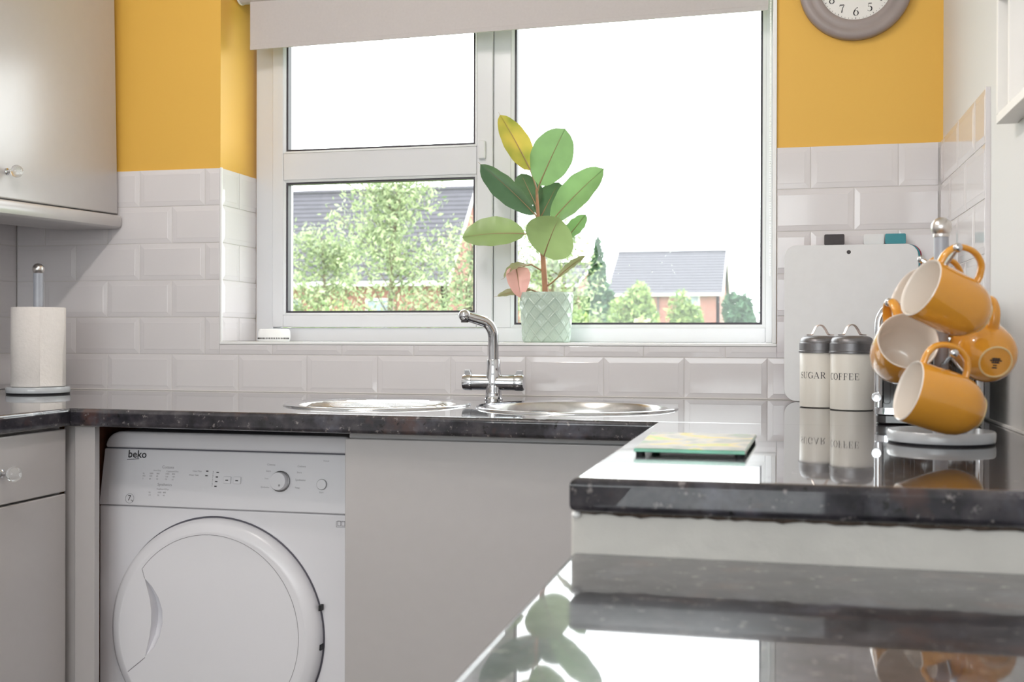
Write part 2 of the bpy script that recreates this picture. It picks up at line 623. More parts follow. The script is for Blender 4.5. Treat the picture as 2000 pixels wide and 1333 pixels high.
# right wall tiles: plane X = XR, facing -X, from the corner towards the camera
RY1 = -0.572
Rm = Matrix.Rotation(-PI / 2, 4, 'Z')       # local +x -> world -y ; local -y -> world -x
for i, (z0, z1) in enumerate(ROWZ):
    z1 = min(z1, TOP - 0.0015)
    joints = [0.0, 0.062, 0.262, 0.462, 0.572] if i % 2 else [0.0, 0.162, 0.362, 0.562, 0.572]
    for a, c in zip(joints[:-1], joints[1:]):
        if c - a < .02:
            continue
        if joints[-1] - c < .02:
            c = joints[-1]
        put_tile(wall_right, c - a - 2 * J, z1 - z0, (a == 0, c == joints[-1], False, False), Matrix.Translation((XR, -a - J, z0)) @ Rm @ wob())
MB().box(XR + .0026, 2.0002, RY1, 0, 0, TOP - .002).build('grout', M['grout'], wall_right, smooth=0)
# left wall tiles: plane X = XL facing +X
Lm = Matrix.Rotation(PI / 2, 4, 'Z')
for i, (z0, z1) in enumerate(ROWZ[:5]):
    joints = [0.0, 0.11, 0.31, 0.51, 0.71, 0.91] if i % 2 else [0.0, 0.01, 0.21, 0.41, 0.61, 0.81]
    for a, c in zip(joints[:-1], joints[1:]):
        if c - a < .02:
            continue
        a2 = 0.0 if a <= .011 else a
        put_tile(wall_left, c - a2 - 2 * J, z1 - z0, (a2 == 0, False, False, False), Matrix.Translation((XL, -c + J, z0)) @ Lm @ wob())
MB().box(XL - .0082, XL - .0030, -0.92, 0, 0, TOP - .1).build('grout', M['grout'], wall_left, smooth=0)
# left reveal tiles: plane X = WX0 facing +X, y from 0 to 0.205
for i, (z0, z1) in enumerate(ROWZ[1:]):
    z0 = max(z0, 0.1375)
    z1 = min(z1, TOP - .0015)
    joints = [0.006, 0.2105] if i % 2 else [0.006, 0.106, 0.2105]
    for a, c in zip(joints[:-1], joints[1:]):
        put_tile(wall_back, c - a - 2 * J, z1 - z0, (False, c > .2, i == 0, False), Matrix.Translation((WX0, a + J, z0)) @ Lm)
MB().box(WX0 - .0078, WX0 - .0030, 0.006, 0.214, 0.136, TOP - .002).build('grout', M['grout'], wall_back, smooth=0)
# trims: reveal edge, sill edge, sill board, tile top edges, right wall tile end
MB().box(WX0 - .0060, WX0 + .0005, -0.0006, 0.0065, 0.1285, TOP).build('trim_1', M['trim'], kind='structure', bevel=.002)
MB().box(WX0 - .0060, WX1 + .0030, -0.0012, 0.0065, 0.1285, 0.1362).build('trim_2', M['trim'], kind='structure', bevel=.002)
MB().box(WX1 - .0075, WX1 + .0018, -0.0006, 0.262, 0.1364, WZ1 - .001).build('trim_3', M['trim'], kind='structure', bevel=.001)
MB().box(WX0 - .0075, WX1 + .0015, 0.0065, 0.262, 0.1302, 0.1362).build('sill_board', M['trim'], wall_back, bevel=.001)
MB().box(XR + .0005, 2.0035, RY1 - .0060, RY1 - .0003, 0.0005, TOP).build('trim_4', M['tile'], kind='structure', bevel=.0015)
# silicone bead along worktop and wall
MB().tube([(XL, -0.001, 0.001), (XR, -0.001, 0.001)], 0.0020, 8).build('trim_5', M['grout'], kind='structure')
MB().tube([(1.994, RY1 - .01, 0.001), (1.9985, -1.55, 0.001)], 0.004, 8).build('trim_6', M['plaster'], kind='structure')

# ------------------------------------------------------------------ window
FY = 0.205
win = thing('window_1', None, None, (0.88, FY, WZ0), kind='structure')


def ring(mb, x0, x1, z0, z1, w, y0, y1):
    mb.box(x0, x1, y0, y1, z0, z0 + w)
    mb.box(x0, x1, y0, y1, z1 - w, z1)
    mb.box(x0, x0 + w, y0, y1, z0 + w, z1 - w)
    mb.box(x1 - w, x1, y0, y1, z0 + w, z1 - w)
    return mb


def bead_ring(mb, x0, x1, z0, z1, w, yf, yb):
    """chamfered glazing bead: slopes from (outer, yf) to (inner, yb)"""
    o = [(x0, z0), (x1, z0), (x1, z1), (x0, z1)]
    i_ = [(x0 + w, z0 + w), (x1 - w, z0 + w), (x1 - w, z1 - w), (x0 + w, z1 - w)]
    vs = [(x, yf, z) for x, z in o] + [(x, yb, z) for x, z in i_] + [(x, 0.25, z) for x, z in i_] + [(x, 0.25, z) for x, z in o]
    fs = []
    for k in range(3):
        for i in range(4):
            j = (i + 1) % 4
            fs.append((k * 4 + i, k * 4 + j, k * 4 + 4 + j, k * 4 + 4 + i))
    return mb.add(vs, fs)


b = MB()
b.box(WX0 + .001, 0.2055, FY, 0.27, 0.1365, 1.148)
b.box(1.5935, 1.6108, FY, 0.27, 0.1365, 1.148)
b.box(0.2055, 1.5935, FY, 0.27, 0.1365, 0.1760)
b.box(0.2055, 1.5935, FY, 0.27, 1.105, 1.148)
b.build('outer_frame', M['upvc'], win, bevel=.002)
MB().box(0.862, 0.9110, FY + .001, 0.27, 0.176, 1.105).build('mullion', M['upvc'], win, bevel=.002)
SY = 0.194                                  # opening sash stands a little proud
b = MB()
sx0, sx1, sz0, sz1 = 0.2065, 0.8610, 0.1775, 1.104
b.box(sx0, 0.2405, SY, 0.262, sz0, sz1)
b.box(0.8165, sx1, SY, 0.262, sz0, sz1)
b.box(0.2405, 0.8165, SY, 0.262, sz0, 0.2125)
b.box(0.2405, 0.8165, SY, 0.262, 1.062, sz1)
b.build('sash', M['upvc'], win, bevel=.0025)
MB().box(0.2408, 0.8162, SY + .0006, 0.262, 0.5995, 0.6770).build('transom_bar', M['upvc'], win, bevel=.0025)
for (x0, x1, z0, z1, y) in ((0.2405, 0.8165, 0.2125, 0.5995, SY), (0.2405, 0.8165, 0.677, 1.062, SY), (0.911, 1.5935, 0.176, 1.105, FY)):
    bead_w = .006 if x0 < .5 else .0085
    if x0 > .5:
        # fixed light: frame face in front of bead is narrower on the right
        bead_ring(MB(), x0, x1, z0, z1, bead_w, y + .001, y + .007).build('glazing_bead', M['upvc'], win, smooth=0)
    else:
        bead_ring(MB(), x0, x1, z0, z1, bead_w, y + .001, y + .006).build('glazing_bead', M['upvc'], win, smooth=0)
    ring(MB(), x0 + bead_w - .001, x1 - bead_w + .001, z0 + bead_w - .001, z1 - bead_w + .001, .0065, y + .009, y + .030).build('gasket', M['gasket'], win, smooth=0)
    gp = MB().box(x0 + .007, x1 - .007, y + .026, y + .032, z0 + .007, z1 - .007).build('glass_pane', M['glass'], win, smooth=0)
    if x0 > .5:                              # rain drops on the outside of the fixed light
        b = MB()
        for _ in range(90):
            dx, dz = random.uniform(1.12, 1.56), random.uniform(.2, .46)
            b.lathe([(1e-5, y + .0332), (random.uniform(.0006, .0016), y + .0328), (1e-5, y + .0322)], 6, 'y', (dx, 0, dz), False, False)
        b.build('rain_drop', M['white_plastic'], gp, kind='stuff')
# fasteners on the window (behind the plant)
b = MB().box(0.8235, 0.8430, SY - .016, SY, 0.640, 0.690)
h = b.build('window_handle', M['upvc'], win, bevel=.003)

# ------------------------------------------------------------------ worktops
def slab_outline(mb, pts, z0, z1, r=0.009, n=9, edges=None):
    """slab with the outline pts and rounded edges where edges[i] is True (edge i -> i+1)"""
    m = len(pts)
    edges = edges or [True] * m

    def inset(d):
        out = []
        for i in range(m):
            p0, p1, p2 = Vector(pts[i - 1]), Vector(pts[i]), Vector(pts[(i + 1) % m])
            d0 = (p1 - p0).normalized()
            d1 = (p2 - p1).normalized()
            n0, n1 = Vector((-d0.y, d0.x)), Vector((-d1.y, d1.x))
            a = d if edges[i - 1] else 0.0
            c = d if edges[i] else 0.0
            # solve offset corner
            det = d0.x * d1.y - d0.y * d1.x
            q0, q1 = p0 + n0 * a, p1 + n1 * c
            if abs(det) < 1e-9:
                out.append(tuple(p1 + n0 * a))
            else:
                w = q1 - q0
                t = (w.x * d1.y - w.y * d1.x) / det
                out.append(tuple(q0 + d0 * t))
        return out
    rings = []
    for j in range(n + 1):
        a = PI / 2 * j / n
        rings.append((inset(r * (1 - math.sin(a))), z1 - r + r * math.cos(a)))
    for j in range(n + 1):
        a = PI / 2 * j / n
        rings.append((inset(r * (1 - math.cos(a))), z0 + r - r * math.sin(a)))
    vs = [(x, y, z) for ps, z in rings for x, y in ps]
    fs = [tuple(range(m))]
    for k in range(len(rings) - 1):
        for i in range(m):
            j = (i + 1) % m
            fs.append((k * m + i, k * m + m + i, k * m + m + j, k * m + j))
    fs.append(tuple((len(rings) - 1) * m + i for i in range(m))[::-1])
    return mb.add(vs, fs)


wt = thing('worktop', 'dark speckled stone-look worktop running in a U under the window, carrying the sink', 'worktop', (0.75, -0.4, -0.036))
T = 0.037
slab_outline(MB(), [(XL + .001, -1.45), (0.199, -1.45), (0.199, -0.735), (XL + .001, -0.0015)][:4], -T, 0, edges=[True, True, False, False]).build('worktop_section', M['stone'], wt, smooth=0)
# sink run with two round cut-outs: outline bridged to the holes
DC, BC, RD, RB = (0.762, -0.435), (1.208, -0.435), 0.192, 0.197


def sink_run():
    import bmesh
    bm = bmesh.new()
    mb = MB()
    outer = [(XL + .0025, -0.0015), (0.2004, -0.7365), (1.4112, -0.786), (1.9905, -0.786), (1.9905, -0.0015)]
    slab_outline(mb, outer, -T, 0, edges=[False, True, False, False, False])
    m = len(outer)
    # drop top cap and bottom cap, refill with holes
    fs = mb.f[1:-1]
    vv = [bm.verts.new(p) for p in mb.v]
    for f in fs:
        bm.faces.new([vv[i] for i in f])
    nr = len(mb.v) // m
    for ringi, z in ((0, 0.0), (nr - 1, -T)):
        es = []
        rv = [vv[ringi * m + i] for i in range(m)]
        for i in range(m):
            e = bm.edges.get((rv[i], rv[(i + 1) % m])) or bm.edges.new((rv[i], rv[(i + 1) % m]))
            es.append(e)
        for (cx, cy), r in ((DC, RD), (BC, RB)):
            hv = [bm.verts.new((cx + r * math.cos(2 * PI * i / 48), cy + r * math.sin(2 * PI * i / 48), z)) for i in range(48)]
            es += [bm.edges.new((hv[i], hv[(i + 1) % 48])) for i in range(48)]
        bmesh.ops.triangle_fill(bm, use_beauty=True, use_dissolve=False, edges=es)
    bmesh.ops.recalc_face_normals(bm, faces=bm.faces)
    out = MB()
    bm.verts.index_update()
    out.add([tuple(v.co) for v in bm.verts], [tuple(v.index for v in f.verts) for f in bm.faces])
    bm.free()
    return out


sink_run().build('worktop_section', M['stone'], wt, smooth=0)
slab_outline(MB(), [(1.4112, -0.7868), (1.4050, -1.5975), (1.9905, -1.5935), (1.9905, -0.7868)], -T, 0, edges=[True, True, False, False]).build('worktop_section', M['stone'], wt, smooth=0)
lw = slab_outline(MB(), [(1.4035, -1.588), (1.4035, -2.46), (1.996, -2.46), (1.996, -1.588)], -0.1195, -0.0815, edges=[True, True, False, False]).build('worktop', M['stone'], smooth=0)
tag(lw, 'lower dark worktop stepping down in the near right foreground, with glossy reflections', 'worktop')

# low plastered wall between the two levels
MB().box(1.4045, 1.9985, -1.585, -1.500, FLOOR, -T - .0003).build('wall_divider', M['rough_plaster'], kind='structure', smooth=0, bevel=.003)
# grimy sealant line under the worktop edge
b = MB()
x = 1.41
pts, rad = [], []
while x < 1.985:
    pts.append((x, -1.5865, -T - .001 - random.uniform(0, .0012)))
    rad.append(random.choice((.0008, .0014, .0024, .0032)))
    x += random.uniform(.004, .012)
b.tube(pts, rad, 6)
b.build('trim_7', mat('grimy_sealant', lin(74, 62, 54), 0.9, noise=(120, 0.4)), kind='structure')
MB().ball((1.4105, -1.5868, -.0405), .0055, 10, 6, .7).build('trim_8', M['trim'], kind='structure')

# ------------------------------------------------------------------ round sink bowl and drainer
sb = thing('sink_bowl', 'round stainless steel sink bowl set into the worktop right of the tap', 'sink', (BC[0], BC[1], 0))
MB().lathe([(.192, .0012), (.205, .0020), (.2115, .0042), (.2140, .0030), (.2150, .0004), (.2150, .0001), (.199, .0002)], 72, c=(BC[0], BC[1], 0), cap0=False, cap1=False).build('rim', M['chrome'], sb, smooth=60)
MB().lathe([(.192, .0012), (.188, -.004), (.1845, -.02), (.180, -.12), (.165, -.142), (.13, -.150), (.045, -.154), (.0445, -.1545)], 72, c=(BC[0], BC[1], 0), cap0=False, cap1=False).build('bowl', M['steel'], sb, smooth=60)
MB().lathe([(.0445, -.1545), (.042, -.152), (.034, -.152), (.030, -.158), (1e-5, -.160)], 32, c=(BC[0], BC[1], 0), cap0=False).build('waste', M['chrome'], sb, smooth=40)
sd = thing('sink_drainer', 'round stainless steel ribbed drainer set into the worktop left of the tap', 'drainer', (DC[0], DC[1], 0))
MB().lathe([(.172, .0008), (.186, .0016), (.198, .0024), (.2035, .0042), (.2060, .0030), (.2070, .0004), (.2070, .0001), (.194, .0002)], 72, c=(DC[0], DC[1], 0), cap0=False, cap1=False).build('rim', M['chrome'], sd, smooth=60)
MB().lathe([(.172, .0008), (.168, -.004), (.164, -.010), (1e-5, -.014)], 72, c=(DC[0], DC[1], 0), cap0=False).build('tray', M['satin'], sd, smooth=40)
for k in range(-4, 5):
    yy = k * .033
    hx = math.sqrt(.158 ** 2 - yy ** 2)
    MB().tube([(DC[0] - hx, DC[1] + yy, -.0115), (DC[0] - hx + .012, DC[1] + yy, -.0045), (DC[0] + hx - .012, DC[1] + yy, -.0035), (DC[0] + hx, DC[1] + yy, -.0115)], .0070, 14).build('ridge', M['chrome'], sd, smooth=60)

# ------------------------------------------------------------------ mixer tap
TX, TY = 0.9655, -0.196
tap = thing('mixer_tap', 'chrome mixer tap with two side levers standing behind the sink', 'tap', (TX, TY, 0))
MB().lathe([(.0225, 0.0002), (.0225, .003), (.0205, .005), (.0195, .012), (.0195, .020), (.0200, .030)], 32, c=(TX, TY, 0)).build('base', M['chrome'], tap, smooth=40)
MB().lathe([(.0195, .024), (.0200, .034), (.0198, .050), (.0180, .062), (.0162, .074), (.0160, .094), (.0146, .0970)], 32, c=(TX, TY, 0)).build('body', M['chrome'], tap, smooth=40)
for sg in (-1, 1):
    MB().lathe([(.0185, sg * .006), (.0185, sg * .052)], 28, 'x', (TX, TY, .0420)).build('valve_arm', M['chrome'], tap, smooth=40)
    hd = MB().lathe([(.0192, sg * .0525), (.0196, sg * .055), (.0196, sg * .070), (.0178, sg * .0745), (.0120, sg * .0758)], 28, 'x', (TX, TY, .0420)).build('tap_handle', M['chrome'], tap, smooth=40)
    x0, x1 = sorted((TX + sg * .053, TX + sg * .071))
    pts = [(x0, .0590), (x1, .0590), (x1 if sg > 0 else x1 - .005, .0712), (x0 if sg < 0 else x0 + .005, .0712)]
    MB().prism(pts, TY - .005, TY + .005, 'y').build('lever_fin', M['chrome'], hd, smooth=30, bevel=.001)
sp = [(TX, TY, .092), (TX - .0005, TY, .120), (TX - .001, TY - .001, .150)]
for i in range(1, 9):
    a = i / 8 * 1.22
    sp.append((TX - .001 - .030 * (1 - math.cos(a)), TY - .001 - .018 * (1 - math.cos(a)), .150 + .040 * math.sin(a)))
ex = Vector(sp[-1])
dr = Vector((-.80, -.52, .26)).normalized()
for i in range(1, 5):
    sp.append(tuple(ex + dr * (.0115 * i)))
MB().tube(sp, [.0126, .0126, .0126] + [.0130] * 8 + [.0128, .0126, .0124, .0122], 20).build('spout', M['chrome'], tap, smooth=50)
e = Vector(sp[-1]) + dr * .004
nz = MB().ball(tuple(e), .0147, 20, 12).build('spout_end', M['chrome'], tap, smooth=60)
MB().lathe([(.0085, e.z - .0165), (.0085, e.z - .010)], 20, c=(e.x, e.y, 0)).build('aerator', M['dark_slot'], nz, smooth=40)

# ------------------------------------------------------------------ tumble dryer
DX0, DX1, DY, DB = 0.190, 0.785, -0.620, -0.06
td = thing('tumble_dryer', 'white tumble dryer with a round door standing under the worktop', 'dryer', (0.4875, -0.34, FLOOR))
# body below the panel
MB().box(DX0, DX1, DY, DB, -0.885, -0.2165).build('body', M['enamel'], td, bevel=.004)
for fx in (DX0 + .05, DX1 - .05):
    for fy in (DY + .06, DB - .06):
        MB().lathe([(.020, FLOOR), (.020, FLOOR + .015), (.012, FLOOR + .026)], 16, c=(fx, fy, 0)).build('foot', M['black_rubber'], td)
# lid with softly rounded corners
pts = []
for i in range(9):
    a = PI - PI / 2 * i / 8
    pts.append((DX0 + .002 + .040 + .040 * math.cos(a), -0.0935 + .036 * math.sin(a)))
for i in range(9):
    a = PI / 2 - PI / 2 * i / 8
    pts.append((DX1 - .002 - .040 + .040 * math.cos(a), -0.0935 + .036 * math.sin(a)))
MB().prism(pts, DY + .018, DB, 'y').build('lid', M['enamel'], td, smooth=40, bevel=.010, seg=4)
MB().box(DX0 + .003, DX1 - .003, DY + .021, DB + .01, -0.0960, -0.0930).build('lid_seam', M['seam_shade'], td, smooth=0)
# sloping control panel: y runs from DY at the bottom to DY+.018 at the top
zp0, zp1 = -0.2150, -0.0955


def py(z):
    return DY - .0015 + .0185 * (z - zp0) / (zp1 - zp0)


b = MB()
vs = [(DX0, py(zp0), zp0), (DX1, py(zp0), zp0), (DX1, DB, zp0), (DX0, DB, zp0), (DX0 + .002, py(zp1), zp1), (DX1 - .002, py(zp1), zp1), (DX1 - .002, DB, zp1), (DX0 + .002, DB, zp1)]
b.add(vs, [(0, 3, 2, 1), (4, 5, 6, 7), (0, 1, 5, 4), (1, 2, 6, 5), (2, 3, 7, 6), (3, 0, 4, 7)])
panel = b.build('control_panel', M['enamel'], td, smooth=0, bevel=.002)
pth = math.atan2(.0185, zp1 - zp0)
PN = Vector((0, -math.cos(pth), math.sin(pth)))


def on_panel(mb):
    """geometry made in the x-z plane with y = height above the panel -> onto the sloping panel"""
    out = []
    for x, y, z in mb.v:
        q = Vector((x, py(z), z)) + PN * (-y)
        out.append(tuple(q))
    mb.v = out
    return mb


DEF_FONT = None


def text_mb(s, size, x, z, y=-.0004, align='LEFT', squash=1.0, shear=0.0, bold=0.0):
    cu = bpy.data.curves.new('lettering', 'FONT')
    cu.body = s
    cu.size = size
    cu.align_x = align
    cu.resolution_u = 2
    cu.shear = shear
    cu.offset = bold
    o = bpy.data.objects.new('lettering', cu)
    COL.objects.link(o)
    dg = bpy.context.evaluated_depsgraph_get()
    me = bpy.data.meshes.new_from_object(o.evaluated_get(dg))
    mb = MB()
    mb.add([(x + v.co.x * squash, y, z + v.co.y) for v in me.vertices], [tuple(p.vertices) for p in me.polygons])
    bpy.data.objects.remove(o)
    bpy.data.meshes.remove(me)
    bpy.data.curves.remove(cu)
    return mb


def join(*ms):
    o = MB()
    for m_ in ms:
        o.add(m_.v, m_.f)
    return o


on_panel(join(text_mb('beko', .0225, .2505, -.1135, bold=.0004), MB().add([(.2490, -.0004, -.1190), (.2780, -.0004, -.1165), (.2782, -.0004, -.1150), (.2492, -.0004, -.1176)], [(0, 1, 2, 3)]))).build('logo', M['ink'], panel, smooth=0)


def circ(cx, cz, r0, r1, n=32):
    return MB().lathe([(r0, -.0004), (r1, -.0004)], n, 'y', (cx, 0, cz), False, False)


on_panel(join(text_mb('7', .0165, .2585, -.2050), text_mb('kg', .0060, .2670, -.2062), circ(.2635, -.2005, .0098, .0103))).build('lettering', M['ink'], panel, smooth=0)
rows = [('Cottons', .0085, .3350, -.1345), ('Iron Dry', .0048, .3155, -.1410), ('Cupboard Dry', .0048, .3460, -.1420)]
for r_, zz in enumerate((-.1475, -.1530, -.1590)):
    for c_, xx in enumerate((.2900, .3060, .3230, .3440, .3600)):
        rows.append((('kg', '1000', '800', '1000', '800'), ('min', '100', '85', '120', '105'), ('7', '60', '50', '70', '65'))[r_][c_:c_ + 1] and ((('kg', '1000', '800', '1000', '800'), ('min', '100', '85', '120', '105'), ('7', '60', '50', '70', '65'))[r_][c_], .0046, xx, zz))
rows += [('Synthetics', .0085, .3270, -.1715), ('Cupboard Dry', .0048, .3260, -.1800)]
for r_, zz in enumerate((-.1870, -.1930)):
    for c_, xx in enumerate((.3080, .3290, .3420)):
        rows.append(((('kg', '1000', '800'), ('3.5', '50', '40'))[r_][c_], .0046, xx, zz))
rows += [('Clean Filter', .0046, .4080, -.1395), ('Water Tank', .0046, .4000, -.1480)]
rows += [('Cottons', .0056, .5790, -.1215), ('Extra', .0048, .5780, -.1345), ('Iron', .0048, .5760, -.1500), ('Synthetics', .0048, .5680, -.1680),
         ('Cottons', .0056, .6480, -.1230), ('Extra', .0048, .6480, -.1355), ('Synthetics', .0056, .6450, -.1510), ('Timer', .0048, .6450, -.1670), ('Start', .0050, .7000, -.1745), ('Vented', .0044, .7050, -.1100)]
for (s, z_, x_, zz_) in rows:
    on_panel(text_mb(s, z_, x_, zz_)).build('lettering', M['ink_pale'], panel, smooth=0)
# indicator marks, buttons, dial
b = MB()
for x, z in ((.4395, -.1385), (.4385, -.1480), (.4640, -.1405), (.4630, -.1500), (.4622, -.1595), (.4612, -.1695)):
    b.box(x, x + .0052, -.0008, 0, z, z + .0022)
on_panel(b).build('indicator_light', M['ink'], panel, smooth=0)
b = MB()
for k in range(8):
    b.box(.4555, .4563 + .0006 * (k % 2), -.0005, 0, -.1690 + k * .0042, -.1668 + k * .0042)
on_panel(b).build('lettering', M['ink_pale'], panel, smooth=0)
for x in (.4905, .5135):
    bt = on_panel(MB().box(x - .0085, x + .0085, -.003, 0, -.1620, -.1470)).build('button', M['enamel'], panel, bevel=.0012)
    on_panel(MB().box(x - .003, x + .003, -.0036, -.0030, -.1562, -.1540)).build('button_mark', M['ink'], bt, smooth=0)
dial = on_panel(MB().lathe([(.0215, 0), (.0215, -.003), (.0195, -.004)], 40, 'y', (.6120, 0, -.1535))).build('dial', M['pewter'], panel, smooth=30)
on_panel(MB().lathe([(.0188, -.003), (.0184, -.014), (.0172, -.0165), (1e-5, -.0170)], 40, 'y', (.6120, 0, -.1535), cap0=False)).build('dial_knob', M['enamel'], dial, smooth=40)
on_panel(MB().box(.6155, .6185, -.0178, -.0165, -.1640, -.1600)).build('dial_mark', M['ink_pale'], dial, smooth=0)
bt = on_panel(MB().lathe([(.0112, 0), (.0112, -.0022)], 32, 'y', (.7050, 0, -.1570))).build('button', M['pewter'], panel, smooth=30)
on_panel(MB().lathe([(.0104, -.002), (.0100, -.0042), (1e-5, -.0046)], 32, 'y', (.7050, 0, -.1570), cap0=False)).build('button_cap', M['enamel'], bt, smooth=40)
MB().box(DX0 + .001, DX1 - .001, DY - .0004, DY + .02, -0.2166, -0.2149).build('panel_seam', M['ink_pale'], td, smooth=0)
# booklet symbol on the body
b = MB()
for x0, x1 in ((.7425, .7500), (.7515, .7590)):
    ring(b, x0, x1, -.2400, -.2290, .0009, DY - .0006, DY)
ring(b, .7395, .7620, -.2425, -.2305, .0009, DY - .0005, DY)
b.build('booklet_symbol', M['ink_pale'], td, smooth=0)

# round door: dished rim, flat face with a crescent grip
CX, CZ, RO = 0.472, -0.474, 0.2415
MB().lathe([(RO - .004, DY + .004), (RO + .0022, DY - .0006), (RO + .0022, DY - .0010), (RO - .004, DY - .0010)], 96, 'y', (CX, 0, CZ), False, False).build('door_gap_shade', M['seam_shade'], td, smooth=30)  # dark ring coloured as the shade in the gap round the door
YF = DY - .030


def crescent():
    """left and right edges of the grip, top to bottom (x, z)"""
    L = [(.3185, -.3640), (.3245, -.3850), (.3310, -.4080), (.3345, -.4330), (.3340, -.4600), (.3300, -.4880), (.3250, -.5090), (.3195, -.5300)]
    R = [(.3185, -.3640), (.3360, -.3800), (.3510, -.4020), (.3600, -.4280), (.3610, -.4560), (.3540, -.4850), (.3410, -.5100), (.3195, -.5300)]
    return L, R


def door_face():
    import bmesh
    bm = bmesh.new()
    r = .2120
    n = 96
    o = [bm.verts.new((CX + r * math.cos(2 * PI * i / n), YF, CZ + r * math.sin(2 * PI * i / n))) for i in range(n)]
    es = [bm.edges.new((o[i], o[(i + 1) % n])) for i in range(n)]
    L, R = crescent()
    loop = L + R[::-1][1:-1]
    c = [bm.verts.new((x, YF, z)) for x, z in loop]
    es += [bm.edges.new((c[i], c[(i + 1) % len(c)])) for i in range(len(c))]
    bmesh.ops.triangle_fill(bm, use_beauty=True, use_dissolve=False, edges=es)
    for f in bm.faces:
        if f.normal.y > 0:
            f.normal_flip()
    bm.verts.index_update()
    mb = MB().add([tuple(v.co) for v in bm.verts], [tuple(v.index for v in f.verts) for f in bm.faces])
    bm.free()
    return mb


d = door_face()
d.lathe([(RO - .0015, DY + .002), (RO - .0015, DY - .012), (RO - .004, DY - .019), (RO - .012, DY - .0255), (.2180, YF + .0012), (.2140, YF - .0004), (.2120, YF)], 96, 'y', (CX, 0, CZ), False, False)
door = d.build('door', M['enamel'], td, smooth=40)
L, R = crescent()
n = len(L)
vs, fs = [], []
for i in range(n):
    dep = .026 * math.sin(PI * min(max(i / (n - 1), .02), .98)) + .0015
    lx, lz = L[i]
    rx, rz = R[i]
    for t in np.linspace(0, 1, 6):
        x = rx + (lx - rx) * t
        vs.append((x, YF + dep * (1 - (1 - t) ** 2.2), rz + (lz - rz) * t))
    vs.append((lx, YF, lz))
for i in range(n - 1):
    for k in range(6):
        fs.append((i * 7 + k, i * 7 + k + 1, (i + 1) * 7 + k + 1, (i + 1) * 7 + k))
MB().add(vs, fs).build('door_grip', M['enamel'], door, smooth=50)
# fine groove of the inner plate
gv = []
for i in range(61):
    a = math.radians(142 - i * (142 + 140) / 60)
    gv.append((CX - .002 + .200 * math.cos(a), YF - .0001, CZ + .004 + .205 * math.sin(a)))
gv = [(.3185, YF - .0001, -.364)] + gv
MB().tube(gv, .0007, 5).build('door_groove', M['ink_pale'], door)
MB().tube([(.2790, YF - .0001, -.5650), (.3195, YF - .0001, -.5320)], .0008, 5).build('door_groove', M['ink_pale'], door)
for zz in (-.4080, -.4890):
    MB().box(.7075, .7135, DY - .016, DY - .002, zz - .006, zz + .006).build('hinge', M['black_rubber'], door, bevel=.001)

# ------------------------------------------------------------------ base cabinets
gl = 'pale grey'
MB_ = MB
# corner post
cp = thing('corner_post', 'narrow grey corner post between the left drawers and the dryer', 'post', (0.2, -0.6, FLOOR))
MB().box(0.1960, 0.2430, -0.716, -0.698, FLOOR + .10, -T - .0005).build('front_face', M['cab'], cp, bevel=.0015)
MB().box(0.1640, 0.1960, -0.7060, -0.690, FLOOR + .10, -T - .0005).build('return_face', M['cab'], cp, bevel=.001)
# brown side panel of the dryer bay
sp_ = MB().box(0.165, 0.183, -0.690, -0.06, FLOOR, -T - .0005).build('bay_side_panel', M['brown'], bevel=.001)
tag(sp_, 'red-brown board in the gap beside the dryer, behind the corner post', 'panel')
rl = MB().box(0.1845, 0.796, -0.10, -0.04, -0.0575, -T - .0005).build('support_batten', M['brown'])
tag(rl, 'dark brown batten under the worktop in the gap above the dryer', 'batten')
# left drawer unit
bl = thing('drawer_cabinet', 'grey base cabinet with a top drawer and glass knob at the left edge', 'cabinet', (-0.15, -1.05, FLOOR))
MB().box(XL + .003, 0.1640, -1.44, -0.722, FLOOR + .10, -T - .0005).build('carcass', M['cab'], bl)
MB().box(XL + .003, 0.12, -1.44, -0.722, FLOOR, FLOOR + .10).build('plinth', M['cab'], bl)
dw = MB().box(0.1650, 0.1850, -1.325, -0.7290, -0.1735, -0.0430).build('drawer', M['cab'], bl, bevel=.003, seg=3)
MB().box(0.1650, 0.1850, -1.325, -0.7290, FLOOR + .115, -0.1775).build('door', M['cab'], bl, bevel=.003, seg=3)


def knob(parent, x, y, z, s=1.0):
    k = MB().lathe([(.008 * s, x), (.008 * s, x + .002), (.0048 * s, x + .004), (.0044 * s, x + .012), (.007 * s, x + .015)], 20, 'x', (0, y, z)).build('knob', M['chrome'], parent, smooth=40)
    prof = [(max(.0150 * s * math.sin(PI * j / 12), 1e-5), x + .0275 * s - .0140 * s * math.cos(PI * j / 12)) for j in range(13)]
    MB().lathe(prof, 24, 'x', (0, y, z), False, False).build('knob_ball', M['knob_glass'], k, smooth=60)


knob(dw, 0.1850, -0.9270, -0.1130)
